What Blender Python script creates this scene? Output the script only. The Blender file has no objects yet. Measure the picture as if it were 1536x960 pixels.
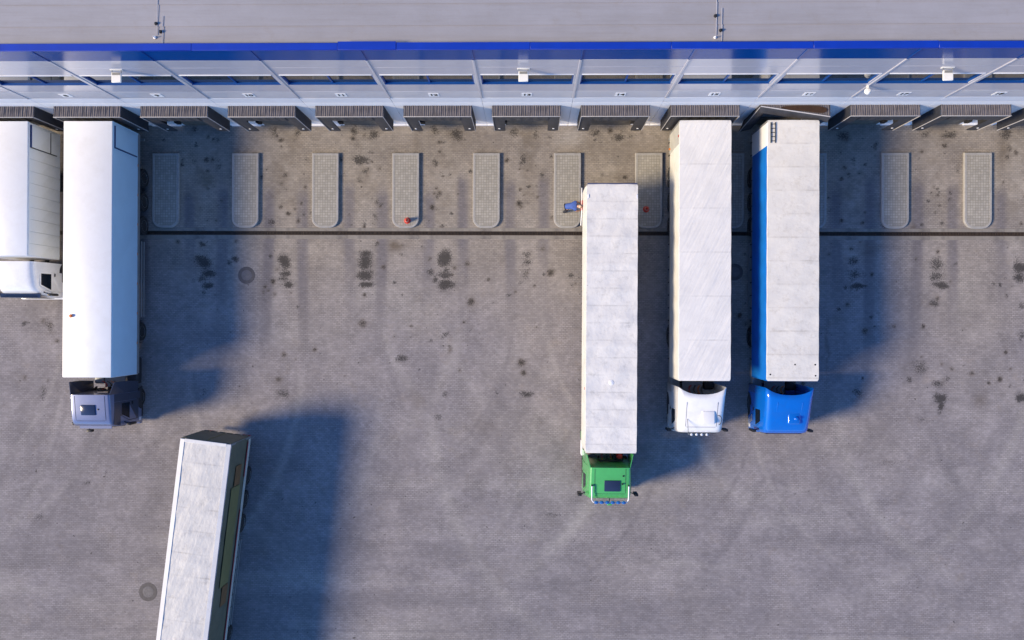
import bpy, bmesh, math, random
import numpy as np
from mathutils import Vector, Matrix

random.seed(7)
rng = np.random.default_rng(11)
scene = bpy.context.scene
col = scene.collection
R = math.radians

# ------------------------------------------------------------------ camera (drone, looking almost straight down)
cam_data = bpy.data.cameras.new('camera')
cam_data.sensor_width = 36.0
cam_data.lens = 28.01
cam_data.clip_start = 0.5
cam_data.clip_end = 3000.0
cam = bpy.data.objects.new('camera', cam_data)
cam.location = (0.0, 0.0, 44.0)
cam.rotation_euler = (0.0023, 0.0213, 0.0039)
col.objects.link(cam)
scene.camera = cam

# ------------------------------------------------------------------ sky, sun, exposure
SUN_TRAVEL = Vector((6.1, 1.5, -4.0)).normalized()
world = bpy.data.worlds.new('World')
scene.world = world
world.use_nodes = True
wn = world.node_tree
bg = wn.nodes['Background']
sky = wn.nodes.new('ShaderNodeTexSky')
sky.sky_type = 'NISHITA'
sky.sun_disc = False
sky.sun_elevation = math.asin(-SUN_TRAVEL.z)
sky.sun_rotation = math.atan2(-SUN_TRAVEL.x, -SUN_TRAVEL.y)
sky.altitude = 200.0
sky.air_density = 1.0
sky.dust_density = 0.0
sky.ozone_density = 10.0
wn.links.new(sky.outputs['Color'], bg.inputs['Color'])
bg.inputs['Strength'].default_value = 0.15

sun_data = bpy.data.lights.new('sun', 'SUN')
sun_data.energy = 3.6
sun_data.angle = R(15.0)
sun_data.color = (1.0, 0.80, 0.53)
sun = bpy.data.objects.new('sun', sun_data)
sun.rotation_euler = SUN_TRAVEL.to_track_quat('-Z', 'Y').to_euler()
sun.location = (-40, -6, 40)
col.objects.link(sun)

scene.view_settings.view_transform = 'Standard'
scene.view_settings.look = 'None'
scene.view_settings.gamma = 1.0
scene.view_settings.exposure = 0.72
scene.view_settings.use_curve_mapping = False

# ------------------------------------------------------------------ materials
MATS = {}


def new_mat(name):
    m = bpy.data.materials.new(name)
    m.use_nodes = True
    return m, m.node_tree, m.node_tree.nodes['Principled BSDF']


def node(nt, kind, **inp):
    n = nt.nodes.new(kind)
    for k, v in inp.items():
        n.inputs[k].default_value = v
    return n


def coords(nt, scale=(1, 1, 1), rot=(0, 0, 0), kind='Object'):
    tc = nt.nodes.new('ShaderNodeTexCoord')
    mp = nt.nodes.new('ShaderNodeMapping')
    mp.inputs['Scale'].default_value = scale
    mp.inputs['Rotation'].default_value = rot
    nt.links.new(tc.outputs[kind], mp.inputs['Vector'])
    return mp.outputs['Vector']


def ramp(nt, fac, lo, hi, p0=0.35, p1=0.65):
    r = nt.nodes.new('ShaderNodeValToRGB')
    r.color_ramp.elements[0].position = p0
    r.color_ramp.elements[1].position = p1
    r.color_ramp.elements[0].color = (*lo, 1)
    r.color_ramp.elements[1].color = (*hi, 1)
    nt.links.new(fac, r.inputs['Fac'])
    return r.outputs['Color']


def mixc(nt, fac, a, b, mode='MIX'):
    m = nt.nodes.new('ShaderNodeMix')
    m.data_type = 'RGBA'
    m.blend_type = mode
    for sock, v in (('Factor', fac), ('A', a), ('B', b)):
        idx = {'Factor': 0, 'A': 6, 'B': 7}[sock]
        if isinstance(v, (int, float)):
            m.inputs[idx].default_value = v
        elif isinstance(v, tuple):
            m.inputs[idx].default_value = (*v, 1) if len(v) == 3 else v
        else:
            nt.links.new(v, m.inputs[idx])
    return m.outputs[2]


def noise(nt, vec, scale, detail=4, rough=0.6):
    n = node(nt, 'ShaderNodeTexNoise', Scale=scale, Detail=detail, Roughness=rough)
    nt.links.new(vec, n.inputs['Vector'])
    return n.outputs['Fac']


def bump(nt, bsdf, height, strength=0.3, dist=0.02):
    b = nt.nodes.new('ShaderNodeBump')
    b.inputs['Strength'].default_value = strength
    b.inputs['Distance'].default_value = dist
    nt.links.new(height, b.inputs['Height'])
    nt.links.new(b.outputs['Normal'], bsdf.inputs['Normal'])


def mat(name, color, rough=0.5, metal=0.0, vary=0.12, vscale=1.5, coat=0.0, bump_s=0.0, bump_scale=20.0,
        stretch=(1, 1, 1), dirt=None, dirt_amt=0.5, dirt_scale=0.8, rot=(0, 0, 0), spec=0.5):
    if name in MATS:
        return MATS[name]
    m, nt, bs = new_mat(name)
    v = coords(nt, stretch, rot)
    n1 = noise(nt, v, vscale, 5)
    lo = tuple(max(0, c * (1 - vary)) for c in color)
    hi = tuple(min(1, c * (1 + vary)) for c in color)
    c = ramp(nt, n1, lo, hi, 0.3, 0.7)
    if dirt:
        n2 = noise(nt, v, dirt_scale, 8, 0.7)
        f = ramp(nt, n2, (0, 0, 0), (dirt_amt,) * 3, 0.48, 0.72)
        c = mixc(nt, f, c, dirt)
    nt.links.new(c, bs.inputs['Base Color'])
    bs.inputs['Roughness'].default_value = rough
    bs.inputs['Metallic'].default_value = metal
    bs.inputs['Coat Weight'].default_value = coat
    bs.inputs['Coat Roughness'].default_value = 0.08
    bs.inputs['Specular IOR Level'].default_value = spec
    if bump_s:
        bump(nt, bs, noise(nt, v, bump_scale, 3), bump_s)
    MATS[name] = m
    return m


# building
M_BLUE = mat('blue_cladding', (0.001, 0.055, 0.27), 0.16, vary=0.06, coat=0.0, stretch=(1, 1, 3), spec=0.2)
M_COPING = mat('blue_coping', (0.003, 0.034, 0.36), 0.4, vary=0.12, vscale=0.7)
M_PANEL = mat('grey_cladding', (0.48, 0.48, 0.55), 0.2, vary=0.04, coat=0.3)
M_PANEL2 = mat('pale_grey_cladding', (0.56, 0.57, 0.63), 0.22, vary=0.04, coat=0.25)
M_PANEL3 = mat('light_cladding', (0.78, 0.80, 0.86), 0.35, vary=0.04)
M_WALL = mat('white_base_wall', (0.92, 0.92, 0.94), 0.45, vary=0.03, vscale=0.8)
M_STRIP = mat('joint_cover', (0.5, 0.5, 0.56), 0.3, vary=0.04, coat=0.2)
M_SEAM = mat('dark_seam', (0.05, 0.055, 0.09), 0.6)
M_FRAME = mat('blue_window_frame', (0.004, 0.06, 0.27), 0.35, vary=0.08)
M_DOCKFACE = mat('dirty_dock_concrete', (0.16, 0.14, 0.115), 0.85, vary=0.3, vscale=2.0, dirt=(0.03, 0.026, 0.02), dirt_amt=0.7)
M_DOOR = mat('dock_door_grey', (0.5, 0.5, 0.52), 0.45)
M_RUBBER = mat('black_rubber', (0.018, 0.018, 0.02), 0.75, vary=0.3)
M_SHELTOP = mat('shelter_fabric_top', (0.10, 0.093, 0.108), 0.75, vary=0.25, vscale=3.0, dirt=(0.16, 0.145, 0.14), dirt_amt=0.4, dirt_scale=2.0)
M_SHELSIDE = mat('shelter_fabric_side', (0.025, 0.027, 0.036), 0.7, vary=0.3)
M_SHELFRONT = mat('shelter_curtain', (0.05, 0.05, 0.056), 0.65, vary=0.25, vscale=3.0)
M_SHELEDGE = mat('shelter_edge', (0.42, 0.41, 0.42), 0.6)
M_BROWN = mat('torn_brown_lining', (0.035, 0.015, 0.006), 0.9, vary=0.4, vscale=6)
M_WHITEPLATE = mat('white_sign_plate', (0.82, 0.83, 0.86), 0.5, vary=0.02)
M_INK = mat('black_print', (0.012, 0.012, 0.014), 0.6)
M_LAMP = mat('white_lamp_housing', (0.8, 0.8, 0.77), 0.45, vary=0.06)
# things
M_TYRE = mat('tyre', (0.016, 0.016, 0.018), 0.85, vary=0.3, vscale=6)
M_RIM = mat('wheel_rim', (0.42, 0.43, 0.45), 0.4, metal=0.6)
M_CHASSIS = mat('chassis_dark', (0.022, 0.023, 0.027), 0.6, vary=0.3, vscale=3)
M_GALV = mat('galvanised', (0.25, 0.26, 0.27), 0.55, metal=0.3)
M_GLASSDARK = mat('dark_window', (0.006, 0.01, 0.018), 0.06, vary=0.05, spec=0.25)
M_HATCH = mat('roof_hatch', (0.02, 0.03, 0.07), 0.15, vary=0.1, coat=0.5)
M_RED = mat('red_plastic', (0.42, 0.016, 0.013), 0.5)
M_CONE = mat('red_cone', (0.62, 0.04, 0.02), 0.45)
M_ORANGE = mat('orange_plastic', (0.75, 0.17, 0.03), 0.5)
M_BLACK = mat('black_plastic', (0.014, 0.014, 0.016), 0.45)
M_LIGHTLENS = mat('lamp_lens', (0.6, 0.65, 0.75), 0.1, coat=0.8)
M_SKYLENS = mat('sky_blue_lens', (0.02, 0.12, 0.42), 0.12, coat=0.8)  # blue of the mirrored sky put into the lens colour
M_TAIL = mat('tail_red', (0.35, 0.01, 0.01), 0.3, coat=0.6)
M_WIRE = mat('pale_wire', (0.42, 0.42, 0.47), 0.5)
M_AMBER = mat('amber_lens', (0.7, 0.2, 0.01), 0.3)
M_BOXWHITE = mat('box_white', (0.77, 0.78, 0.80), 0.4, vary=0.025, vscale=0.8, dirt=(0.62, 0.6, 0.56), dirt_amt=0.35, dirt_scale=0.7)
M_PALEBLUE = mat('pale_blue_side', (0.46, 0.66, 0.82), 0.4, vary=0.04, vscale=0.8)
M_RIGIDSIDE = mat('rigid_side_white', (0.80, 0.82, 0.80), 0.4, vary=0.03, dirt=(0.55, 0.56, 0.5), dirt_amt=0.5)
M_TRIMBLUE = mat('dark_blue_trim', (0.02, 0.04, 0.14), 0.5)
M_BLUECURT = mat('blue_curtain', (0.003, 0.15, 0.55), 0.5, vary=0.12, bump_s=0.2, bump_scale=3)
M_OLIVE = mat('olive_curtain', (0.12, 0.118, 0.082), 0.6, vary=0.18, vscale=1.2, bump_s=0.2, bump_scale=3)
M_OLIVEPRINT = mat('yellow_olive_print', (0.17, 0.155, 0.06), 0.6, vary=0.12)
M_ORANGEPRINT = mat('orange_print', (0.17, 0.09, 0.035), 0.6)
M_REDTAPE = mat('red_stripe', (0.22, 0.02, 0.03), 0.5)
M_CREAM = mat('cream_curtain', (0.68, 0.68, 0.645), 0.5, vary=0.06, vscale=1.0, dirt=(0.5, 0.46, 0.38), dirt_amt=0.5, bump_s=0.25, bump_scale=2.5)
M_GREYPANEL = mat('grey_rear_panel', (0.45, 0.45, 0.42), 0.5, vary=0.1)


def paint(name, c, rough=0.3, metal=0.0, coat=0.8):
    return mat(name, c, rough, metal, vary=0.06, vscale=1.2, coat=coat, dirt=tuple(x * 0.55 + 0.03 for x in c), dirt_amt=0.25, dirt_scale=1.4)


P_GREEN = paint('paint_green', (0.07, 0.40, 0.11), 0.35)
P_SILVER = paint('paint_silver_blue', (0.17, 0.20, 0.33), 0.35, 0.35)
P_WHITE = paint('paint_white', (0.78, 0.79, 0.81), 0.3)
P_BLUE = paint('paint_blue', (0.0, 0.125, 0.56), 0.25)
P_DARKBLUE = paint('paint_dark_side', (0.03, 0.035, 0.06), 0.35)
P_GREY = paint('paint_grey', (0.25, 0.26, 0.28), 0.35)


def tarp(name, base, grime, amt, crease, crease_rot, crease_stretch, seam=0.0):
    """PVC roof tarp: off-white sheet, grime clouds, fine streaks and pulled creases."""
    m, nt, bs = new_mat(name)
    v = coords(nt)
    n1 = noise(nt, v, 0.9, 8, 0.7)
    c = ramp(nt, n1, tuple(x * 0.93 for x in base), base, 0.35, 0.6)
    n2 = noise(nt, v, 2.6, 10, 0.75)
    c = mixc(nt, ramp(nt, n2, (0, 0, 0), (amt,) * 3, 0.52, 0.75), c, grime)
    vs = coords(nt, (2.5, 0.8, 1))
    n3 = noise(nt, vs, 2.0, 6, 0.7)
    c = mixc(nt, ramp(nt, n3, (0, 0, 0), (amt * 0.6,) * 3, 0.55, 0.8), c, grime)
    # little dark scuffs
    n4 = noise(nt, v, 7.0, 4, 0.6)
    c = mixc(nt, ramp(nt, n4, (0, 0, 0), (amt * 1.2,) * 3, 0.68, 0.78), c, tuple(x * 0.4 for x in grime))
    if seam:                                   # grime held along the welded cross seams over the bows
        sp = nt.nodes.new('ShaderNodeSeparateXYZ')
        nt.links.new(v, sp.inputs[0])
        pp = nt.nodes.new('ShaderNodeMath')
        pp.operation = 'PINGPONG'
        nt.links.new(sp.outputs['Y'], pp.inputs[0])
        pp.inputs[1].default_value = seam / 2
        ln = ramp(nt, pp.outputs[0], (1, 1, 1), (0, 0, 0), 0.012, 0.055)
        wn_ = ramp(nt, noise(nt, v, 1.1, 6, 0.7), (0.03,) * 3, (0.5,) * 3, 0.42, 0.72)
        c = mixc(nt, mixc(nt, 1.0, ln, wn_, 'MULTIPLY'), c, tuple(x * 0.8 for x in grime))
    nt.links.new(c, bs.inputs['Base Color'])
    bs.inputs['Roughness'].default_value = 0.5
    mp = nt.nodes.new('ShaderNodeMapping')
    mp.inputs['Scale'].default_value = crease_stretch
    nt.links.new(coords(nt, (1, 1, 1), (0, 0, crease_rot)), mp.inputs['Vector'])
    vc = mp.outputs['Vector']
    h = noise(nt, vc, 1.6, 4, 0.55)
    bump(nt, bs, h, crease, 0.12)
    MATS[name] = m
    return m


T_GREEN = tarp('tarp_grey_white', (0.72, 0.71, 0.69), (0.40, 0.39, 0.37), 0.62, 0.3, 0.0, (1.2, 1.2, 1), 0.87)
T_WHITE = tarp('tarp_creased_white', (0.74, 0.73, 0.715), (0.48, 0.47, 0.46), 0.3, 0.24, R(-62), (0.35, 2.6, 1), 2.2)
T_BLUE = tarp('tarp_cream_white', (0.69, 0.675, 0.64), (0.42, 0.38, 0.32), 0.55, 0.25, 0.0, (1, 1.5, 1), 1.17)
T_TILT = tarp('tarp_weathered', (0.60, 0.59, 0.565), (0.33, 0.31, 0.28), 0.6, 0.35, R(12), (1.6, 0.8, 1), 1.15)
T_TILTEDGE = tarp('tarp_edge', (0.68, 0.68, 0.68), (0.45, 0.44, 0.42), 0.35, 0.1, 0, (1, 1, 1))


def glass_mat():
    m, nt, bs = new_mat('window_glass')
    bs.inputs['Base Color'].default_value = (0.03, 0.035, 0.04, 1)
    bs.inputs['Roughness'].default_value = 0.02
    bs.inputs['Metallic'].default_value = 0.0
    bs.inputs['IOR'].default_value = 2.2
    v = coords(nt)
    bump(nt, bs, noise(nt, v, 0.5, 2), 0.02, 0.02)
    return m


M_GLASS = glass_mat()


def roof_mat():
    m, nt, bs = new_mat('roof_membrane')
    v = coords(nt)
    c = ramp(nt, noise(nt, v, 0.25, 8, 0.7), (0.285, 0.275, 0.285), (0.345, 0.335, 0.355), 0.3, 0.7)
    vs = coords(nt, (0.25, 4.0, 1))
    c = mixc(nt, ramp(nt, noise(nt, vs, 1.3, 8, 0.7), (0, 0, 0), (0.5,) * 3, 0.45, 0.8), c, (0.24, 0.22, 0.21))
    c = mixc(nt, ramp(nt, noise(nt, v, 1.7, 6, 0.7), (0, 0, 0), (0.4,) * 3, 0.58, 0.75), c, (0.27, 0.235, 0.20))
    nt.links.new(c, bs.inputs['Base Color'])
    bs.inputs['Roughness'].default_value = 0.7
    bump(nt, bs, noise(nt, v, 6, 4), 0.15, 0.02)
    return m


M_ROOF = roof_mat()


def brick_fac(nt, vec, w, h, mortar, offset):
    b = nt.nodes.new('ShaderNodeTexBrick')
    b.offset = offset
    b.inputs['Scale'].default_value = 1.0
    b.inputs['Brick Width'].default_value = w
    b.inputs['Row Height'].default_value = h
    b.inputs['Mortar Size'].default_value = mortar
    b.inputs['Mortar Smooth'].default_value = 0.2
    b.inputs['Bias'].default_value = 0.0
    b.inputs['Color1'].default_value = (0, 0, 0, 1)
    b.inputs['Color2'].default_value = (1, 1, 1, 1)
    b.inputs['Mortar'].default_value = (0.5, 0.5, 0.5, 1)
    nt.links.new(vec, b.inputs['Vector'])
    return b.outputs['Fac'], b.outputs['Color']


def yard_mat():
    """Block paving; the attribute 'wear' carries oil (r), brown dirt (g), worn pale patches (b) and tyre lanes (a)."""
    m, nt, bs = new_mat('block_paving')
    v = coords(nt)
    at = nt.nodes.new('ShaderNodeAttribute')
    at.attribute_name = 'wear'
    sep = nt.nodes.new('ShaderNodeSeparateColor')
    nt.links.new(at.outputs['Color'], sep.inputs['Color'])
    oil, brown, pale = sep.outputs[0], sep.outputs[1], sep.outputs[2]
    lane = at.outputs['Alpha']
    # base: grey concrete blocks, sandier towards the docks
    at2 = nt.nodes.new('ShaderNodeAttribute')
    at2.attribute_name = 'sand'
    base = mixc(nt, at2.outputs['Fac'], (0.315, 0.298, 0.315), (0.36, 0.325, 0.28))
    n = noise(nt, v, 0.45, 8, 0.68)
    base = mixc(nt, ramp(nt, n, (0, 0, 0), (1, 1, 1), 0.3, 0.72), mixc(nt, 1.0, base, (0.70, 0.70, 0.72), 'MULTIPLY'), mixc(nt, 1.0, base, (1.15, 1.14, 1.12), 'MULTIPLY'))
    n = noise(nt, v, 3.0, 8, 0.75)
    base = mixc(nt, ramp(nt, n, (0, 0, 0), (1, 1, 1), 0.3, 0.75), mixc(nt, 1.0, base, (0.78, 0.775, 0.77), 'MULTIPLY'), base)
    mn = noise(nt, v, 1.1, 10, 0.78)
    base = mixc(nt, ramp(nt, mn, (0, 0, 0), (0.5,) * 3, 0.5, 0.72), base, (0.17, 0.155, 0.15))
    mn = noise(nt, coords(nt, (1, 1, 1), (0, 0, 0.5)), 0.8, 10, 0.75)
    base = mixc(nt, ramp(nt, mn, (0, 0, 0), (0.4,) * 3, 0.55, 0.75), base, (0.27, 0.22, 0.17))
    base = mixc(nt, mixc(nt, 0.55, (0, 0, 0), pale), base, (0.46, 0.44, 0.41))
    base = mixc(nt, mixc(nt, 0.9, (0, 0, 0), lane), base, (0.165, 0.155, 0.168))
    base = mixc(nt, mixc(nt, 0.8, (0, 0, 0), brown), base, (0.10, 0.075, 0.05))
    # individual blocks and their joints
    fac, bc = brick_fac(nt, v, 0.20, 0.10, 0.008, 0.5)
    tint = ramp(nt, bc, (0.88, 0.88, 0.88), (1.10, 1.10, 1.10), 0.0, 1.0)
    base = mixc(nt, 1.0, base, tint, 'MULTIPLY')
    jm = noise(nt, v, 0.7, 6, 0.75)
    jf = mixc(nt, 1.0, fac, ramp(nt, jm, (0.22,) * 3, (0.95,) * 3, 0.42, 0.68), 'MULTIPLY')
    base = mixc(nt, jf, base, (0.075, 0.068, 0.062))
    # oil soaks in: ragged edge from fine noise
    on = noise(nt, v, 13.0, 8, 0.8)
    add = nt.nodes.new('ShaderNodeMath')
    add.operation = 'MULTIPLY_ADD'
    nt.links.new(on, add.inputs[0])
    add.inputs[1].default_value = 3.0
    nt.links.new(oil, add.inputs[2])
    sc = nt.nodes.new('ShaderNodeMapRange')
    sc.inputs['From Min'].default_value = 1.72
    sc.inputs['From Max'].default_value = 2.12
    nt.links.new(add.outputs[0], sc.inputs['Value'])
    gate = nt.nodes.new('ShaderNodeMapRange')
    gate.inputs['From Min'].default_value = 0.04
    gate.inputs['From Max'].default_value = 0.30
    nt.links.new(oil, gate.inputs['Value'])
    gm_ = nt.nodes.new('ShaderNodeMath')
    gm_.operation = 'MULTIPLY'
    nt.links.new(sc.outputs[0], gm_.inputs[0])
    nt.links.new(gate.outputs[0], gm_.inputs[1])
    of = ramp(nt, gm_.outputs[0], (0, 0, 0), (0.86,) * 3, 0.0, 1.0)
    base = mixc(nt, of, base, (0.028, 0.026, 0.026))
    # scattered drips
    dn = noise(nt, v, 4.2, 2, 0.5)
    base = mixc(nt, ramp(nt, dn, (0, 0, 0), (0.75,) * 3, 0.71, 0.76), base, (0.05, 0.045, 0.042))
    nt.links.new(base, bs.inputs['Base Color'])
    bs.inputs['Roughness'].default_value = 0.85
    bs.inputs['Specular IOR Level'].default_value = 0.3
    inv = nt.nodes.new('ShaderNodeMath')
    inv.operation = 'SUBTRACT'
    inv.inputs[0].default_value = 1.0
    nt.links.new(fac, inv.inputs[1])
    bump(nt, bs, inv.outputs[0], 0.5, 0.008)
    return m


M_YARD = yard_mat()


def island_mat():
    m, nt, bs = new_mat('island_paving')
    v = coords(nt)
    fac, bc = brick_fac(nt, v, 0.14, 0.14, 0.012, 0.0)
    c = ramp(nt, noise(nt, v, 1.3, 8, 0.7), (0.29, 0.28, 0.25), (0.37, 0.355, 0.325), 0.3, 0.7)
    c = mixc(nt, 1.0, c, ramp(nt, bc, (0.85,) * 3, (1.12,) * 3, 0, 1), 'MULTIPLY')
    c = mixc(nt, mixc(nt, 0.5, (0, 0, 0), fac), c, (0.13, 0.12, 0.10))
    nt.links.new(c, bs.inputs['Base Color'])
    bs.inputs['Roughness'].default_value = 0.85
    inv = nt.nodes.new('ShaderNodeMath')
    inv.operation = 'SUBTRACT'
    inv.inputs[0].default_value = 1.0
    nt.links.new(fac, inv.inputs[1])
    bump(nt, bs, inv.outputs[0], 0.4, 0.008)
    return m


M_ISLAND = island_mat()
M_KERB = mat('kerb_concrete', (0.33, 0.325, 0.315), 0.8, vary=0.15, vscale=4, bump_s=0.2)
M_STRIPCON = mat('drain_concrete', (0.225, 0.21, 0.19), 0.85, vary=0.22, vscale=1.6, dirt=(0.085, 0.08, 0.085), dirt_amt=0.8, dirt_scale=0.9)
M_GRATE = mat('drain_iron', (0.05, 0.035, 0.025), 0.7, vary=0.5, vscale=0.9)
M_IRON = mat('manhole_iron', (0.13, 0.125, 0.135), 0.65, vary=0.2, vscale=5)
M_IRONRIM = mat('manhole_rim', (0.095, 0.088, 0.092), 0.75, vary=0.2, vscale=5)

# ------------------------------------------------------------------ mesh helpers


def link(name, me, parent=None, m=None, loc=None):
    o = bpy.data.objects.new(name, me)
    col.objects.link(o)
    if parent is not None:
        o.parent = parent
    if m is not None and me is not None and not me.materials:
        me.materials.append(m)
    if loc is not None:
        o.location = loc
    return o


def mesh(name, verts, faces, m=None, smooth=None):
    me = bpy.data.meshes.new(name)
    me.from_pydata([tuple(v) for v in verts], [], faces)
    me.update()
    if m:
        me.materials.append(m)
    if smooth is not None:
        me.shade_smooth()
        me.set_sharp_from_angle(angle=R(smooth))
    return me


CACHE = {}


def box_mesh(sx, sy, sz, bev=0.0, m=None, seg=1):
    key = ('box', round(sx, 4), round(sy, 4), round(sz, 4), bev, m.name if m else '', seg)
    if key in CACHE:
        return CACHE[key]
    bm = bmesh.new()
    bmesh.ops.create_cube(bm, size=1.0)
    for v in bm.verts:
        v.co.x *= sx
        v.co.y *= sy
        v.co.z *= sz
    if bev > 0:
        bmesh.ops.bevel(bm, geom=bm.edges[:], offset=min(bev, 0.45 * min(sx, sy, sz)), segments=seg, affect='EDGES', profile=0.5)
    me = bpy.data.meshes.new('box')
    bm.to_mesh(me)
    bm.free()
    if m:
        me.materials.append(m)
    if bev > 0:
        me.shade_smooth()
        me.set_sharp_from_angle(angle=R(40))
    CACHE[key] = me
    return me


def box(name, x0, x1, y0, y1, z0, z1, m, parent=None, bev=0.0, seg=1):
    me = box_mesh(abs(x1 - x0), abs(y1 - y0), abs(z1 - z0), bev, m, seg)
    return link(name, me, parent, m, ((x0 + x1) / 2, (y0 + y1) / 2, (z0 + z1) / 2))


def lathe_mesh(key, prof, m, axis='Z', seg=32, smooth=35):
    """prof: list of (radius, height)"""
    k = ('lathe', key, axis, seg)
    if k in CACHE:
        return CACHE[k]
    vs, fs = [], []
    n = len(prof)
    for i in range(seg):
        a = 2 * math.pi * i / seg
        for r, h in prof:
            p = (r * math.cos(a), r * math.sin(a), h)
            if axis == 'X':
                p = (p[2], p[0], p[1])
            elif axis == 'Y':
                p = (p[0], p[2], p[1])
            vs.append(p)
    for i in range(seg):
        j = (i + 1) % seg
        for q in range(n - 1):
            fs.append((i * n + q, j * n + q, j * n + q + 1, i * n + q + 1))
    for q in (0, n - 1):
        if prof[q][0] > 1e-5:
            fs.append(tuple(i * n + q for i in range(seg)))
    me = mesh(key, vs, fs, m)
    bm = bmesh.new()
    bm.from_mesh(me)
    bmesh.ops.remove_doubles(bm, verts=bm.verts, dist=1e-5)
    bmesh.ops.recalc_face_normals(bm, faces=bm.faces)
    bm.to_mesh(me)
    bm.free()
    me.shade_smooth()
    me.set_sharp_from_angle(angle=R(smooth))
    CACHE[k] = me
    return me


def tube_mesh(pts, r, m, seg=8):
    vs, fs = [], []
    pts = [Vector(p) for p in pts]
    n = len(pts)
    for i, p in enumerate(pts):
        t = (pts[min(i + 1, n - 1)] - pts[max(i - 1, 0)]).normalized()
        ref = Vector((0, 0, 1)) if abs(t.z) < 0.9 else Vector((1, 0, 0))
        a = t.cross(ref).normalized()
        b = t.cross(a).normalized()
        rr = r[i] if isinstance(r, (list, tuple)) else r
        for k in range(seg):
            an = 2 * math.pi * k / seg
            vs.append(p + a * (rr * math.cos(an)) + b * (rr * math.sin(an)))
    for i in range(n - 1):
        for k in range(seg):
            q = (k + 1) % seg
            fs.append((i * seg + k, i * seg + q, (i + 1) * seg + q, (i + 1) * seg + k))
    fs.append(tuple(range(seg))[::-1])
    fs.append(tuple((n - 1) * seg + k for k in range(seg)))
    return mesh('tube', vs, fs, m, 50)


def tube(name, pts, r, m, parent=None, seg=8):
    return link(name, tube_mesh(pts, r, m, seg), parent)


def poly_prism(name, pts, z0, z1, m, parent=None, smooth=None):
    n = len(pts)
    vs = [(x, y, z0) for x, y in pts] + [(x, y, z1) for x, y in pts]
    fs = [tuple(range(n))[::-1], tuple(range(n, 2 * n))]
    fs += [(i, (i + 1) % n, n + (i + 1) % n, n + i) for i in range(n)]
    return link(name, mesh(name, vs, fs, m, smooth), parent)


def plate(name, quad, thick, m, parent=None):
    """A thin slab: four 3-D corners pushed out along their normal."""
    q = [Vector(p) for p in quad]
    nrm = (q[1] - q[0]).cross(q[-1] - q[0]).normalized() * thick
    n = len(q)
    vs = q + [p + nrm for p in q]
    fs = [tuple(range(n))[::-1], tuple(range(n, 2 * n))]
    fs += [(i, (i + 1) % n, n + (i + 1) % n, n + i) for i in range(n)]
    return link(name, mesh(name, vs, fs, m), parent)


def thing(name, label, cat, loc=(0, 0, 0), rotz=0.0, group=None):
    o = bpy.data.objects.new(name, None)
    o.empty_display_size = 0.3
    col.objects.link(o)
    o.location = loc
    o.rotation_euler = (0, 0, rotz)
    return tag(o, label, cat, group)


def tag(o, label, cat, group=None):
    o['label'] = label
    o['category'] = cat
    if group:
        o['group'] = group
    return o


def structure(o):
    o['kind'] = 'structure'
    return o

# ------------------------------------------------------------------ layout constants (metres; origin straight below the camera)
PITCH = 4.464
BAY0 = -18.0            # centre of dock 9
SEAM0 = -20.212
WALL_Y = 10.879
DRAIN_Y = 4.885


def bay_x(n):
    return BAY0 + PITCH * (n - 9)


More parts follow.
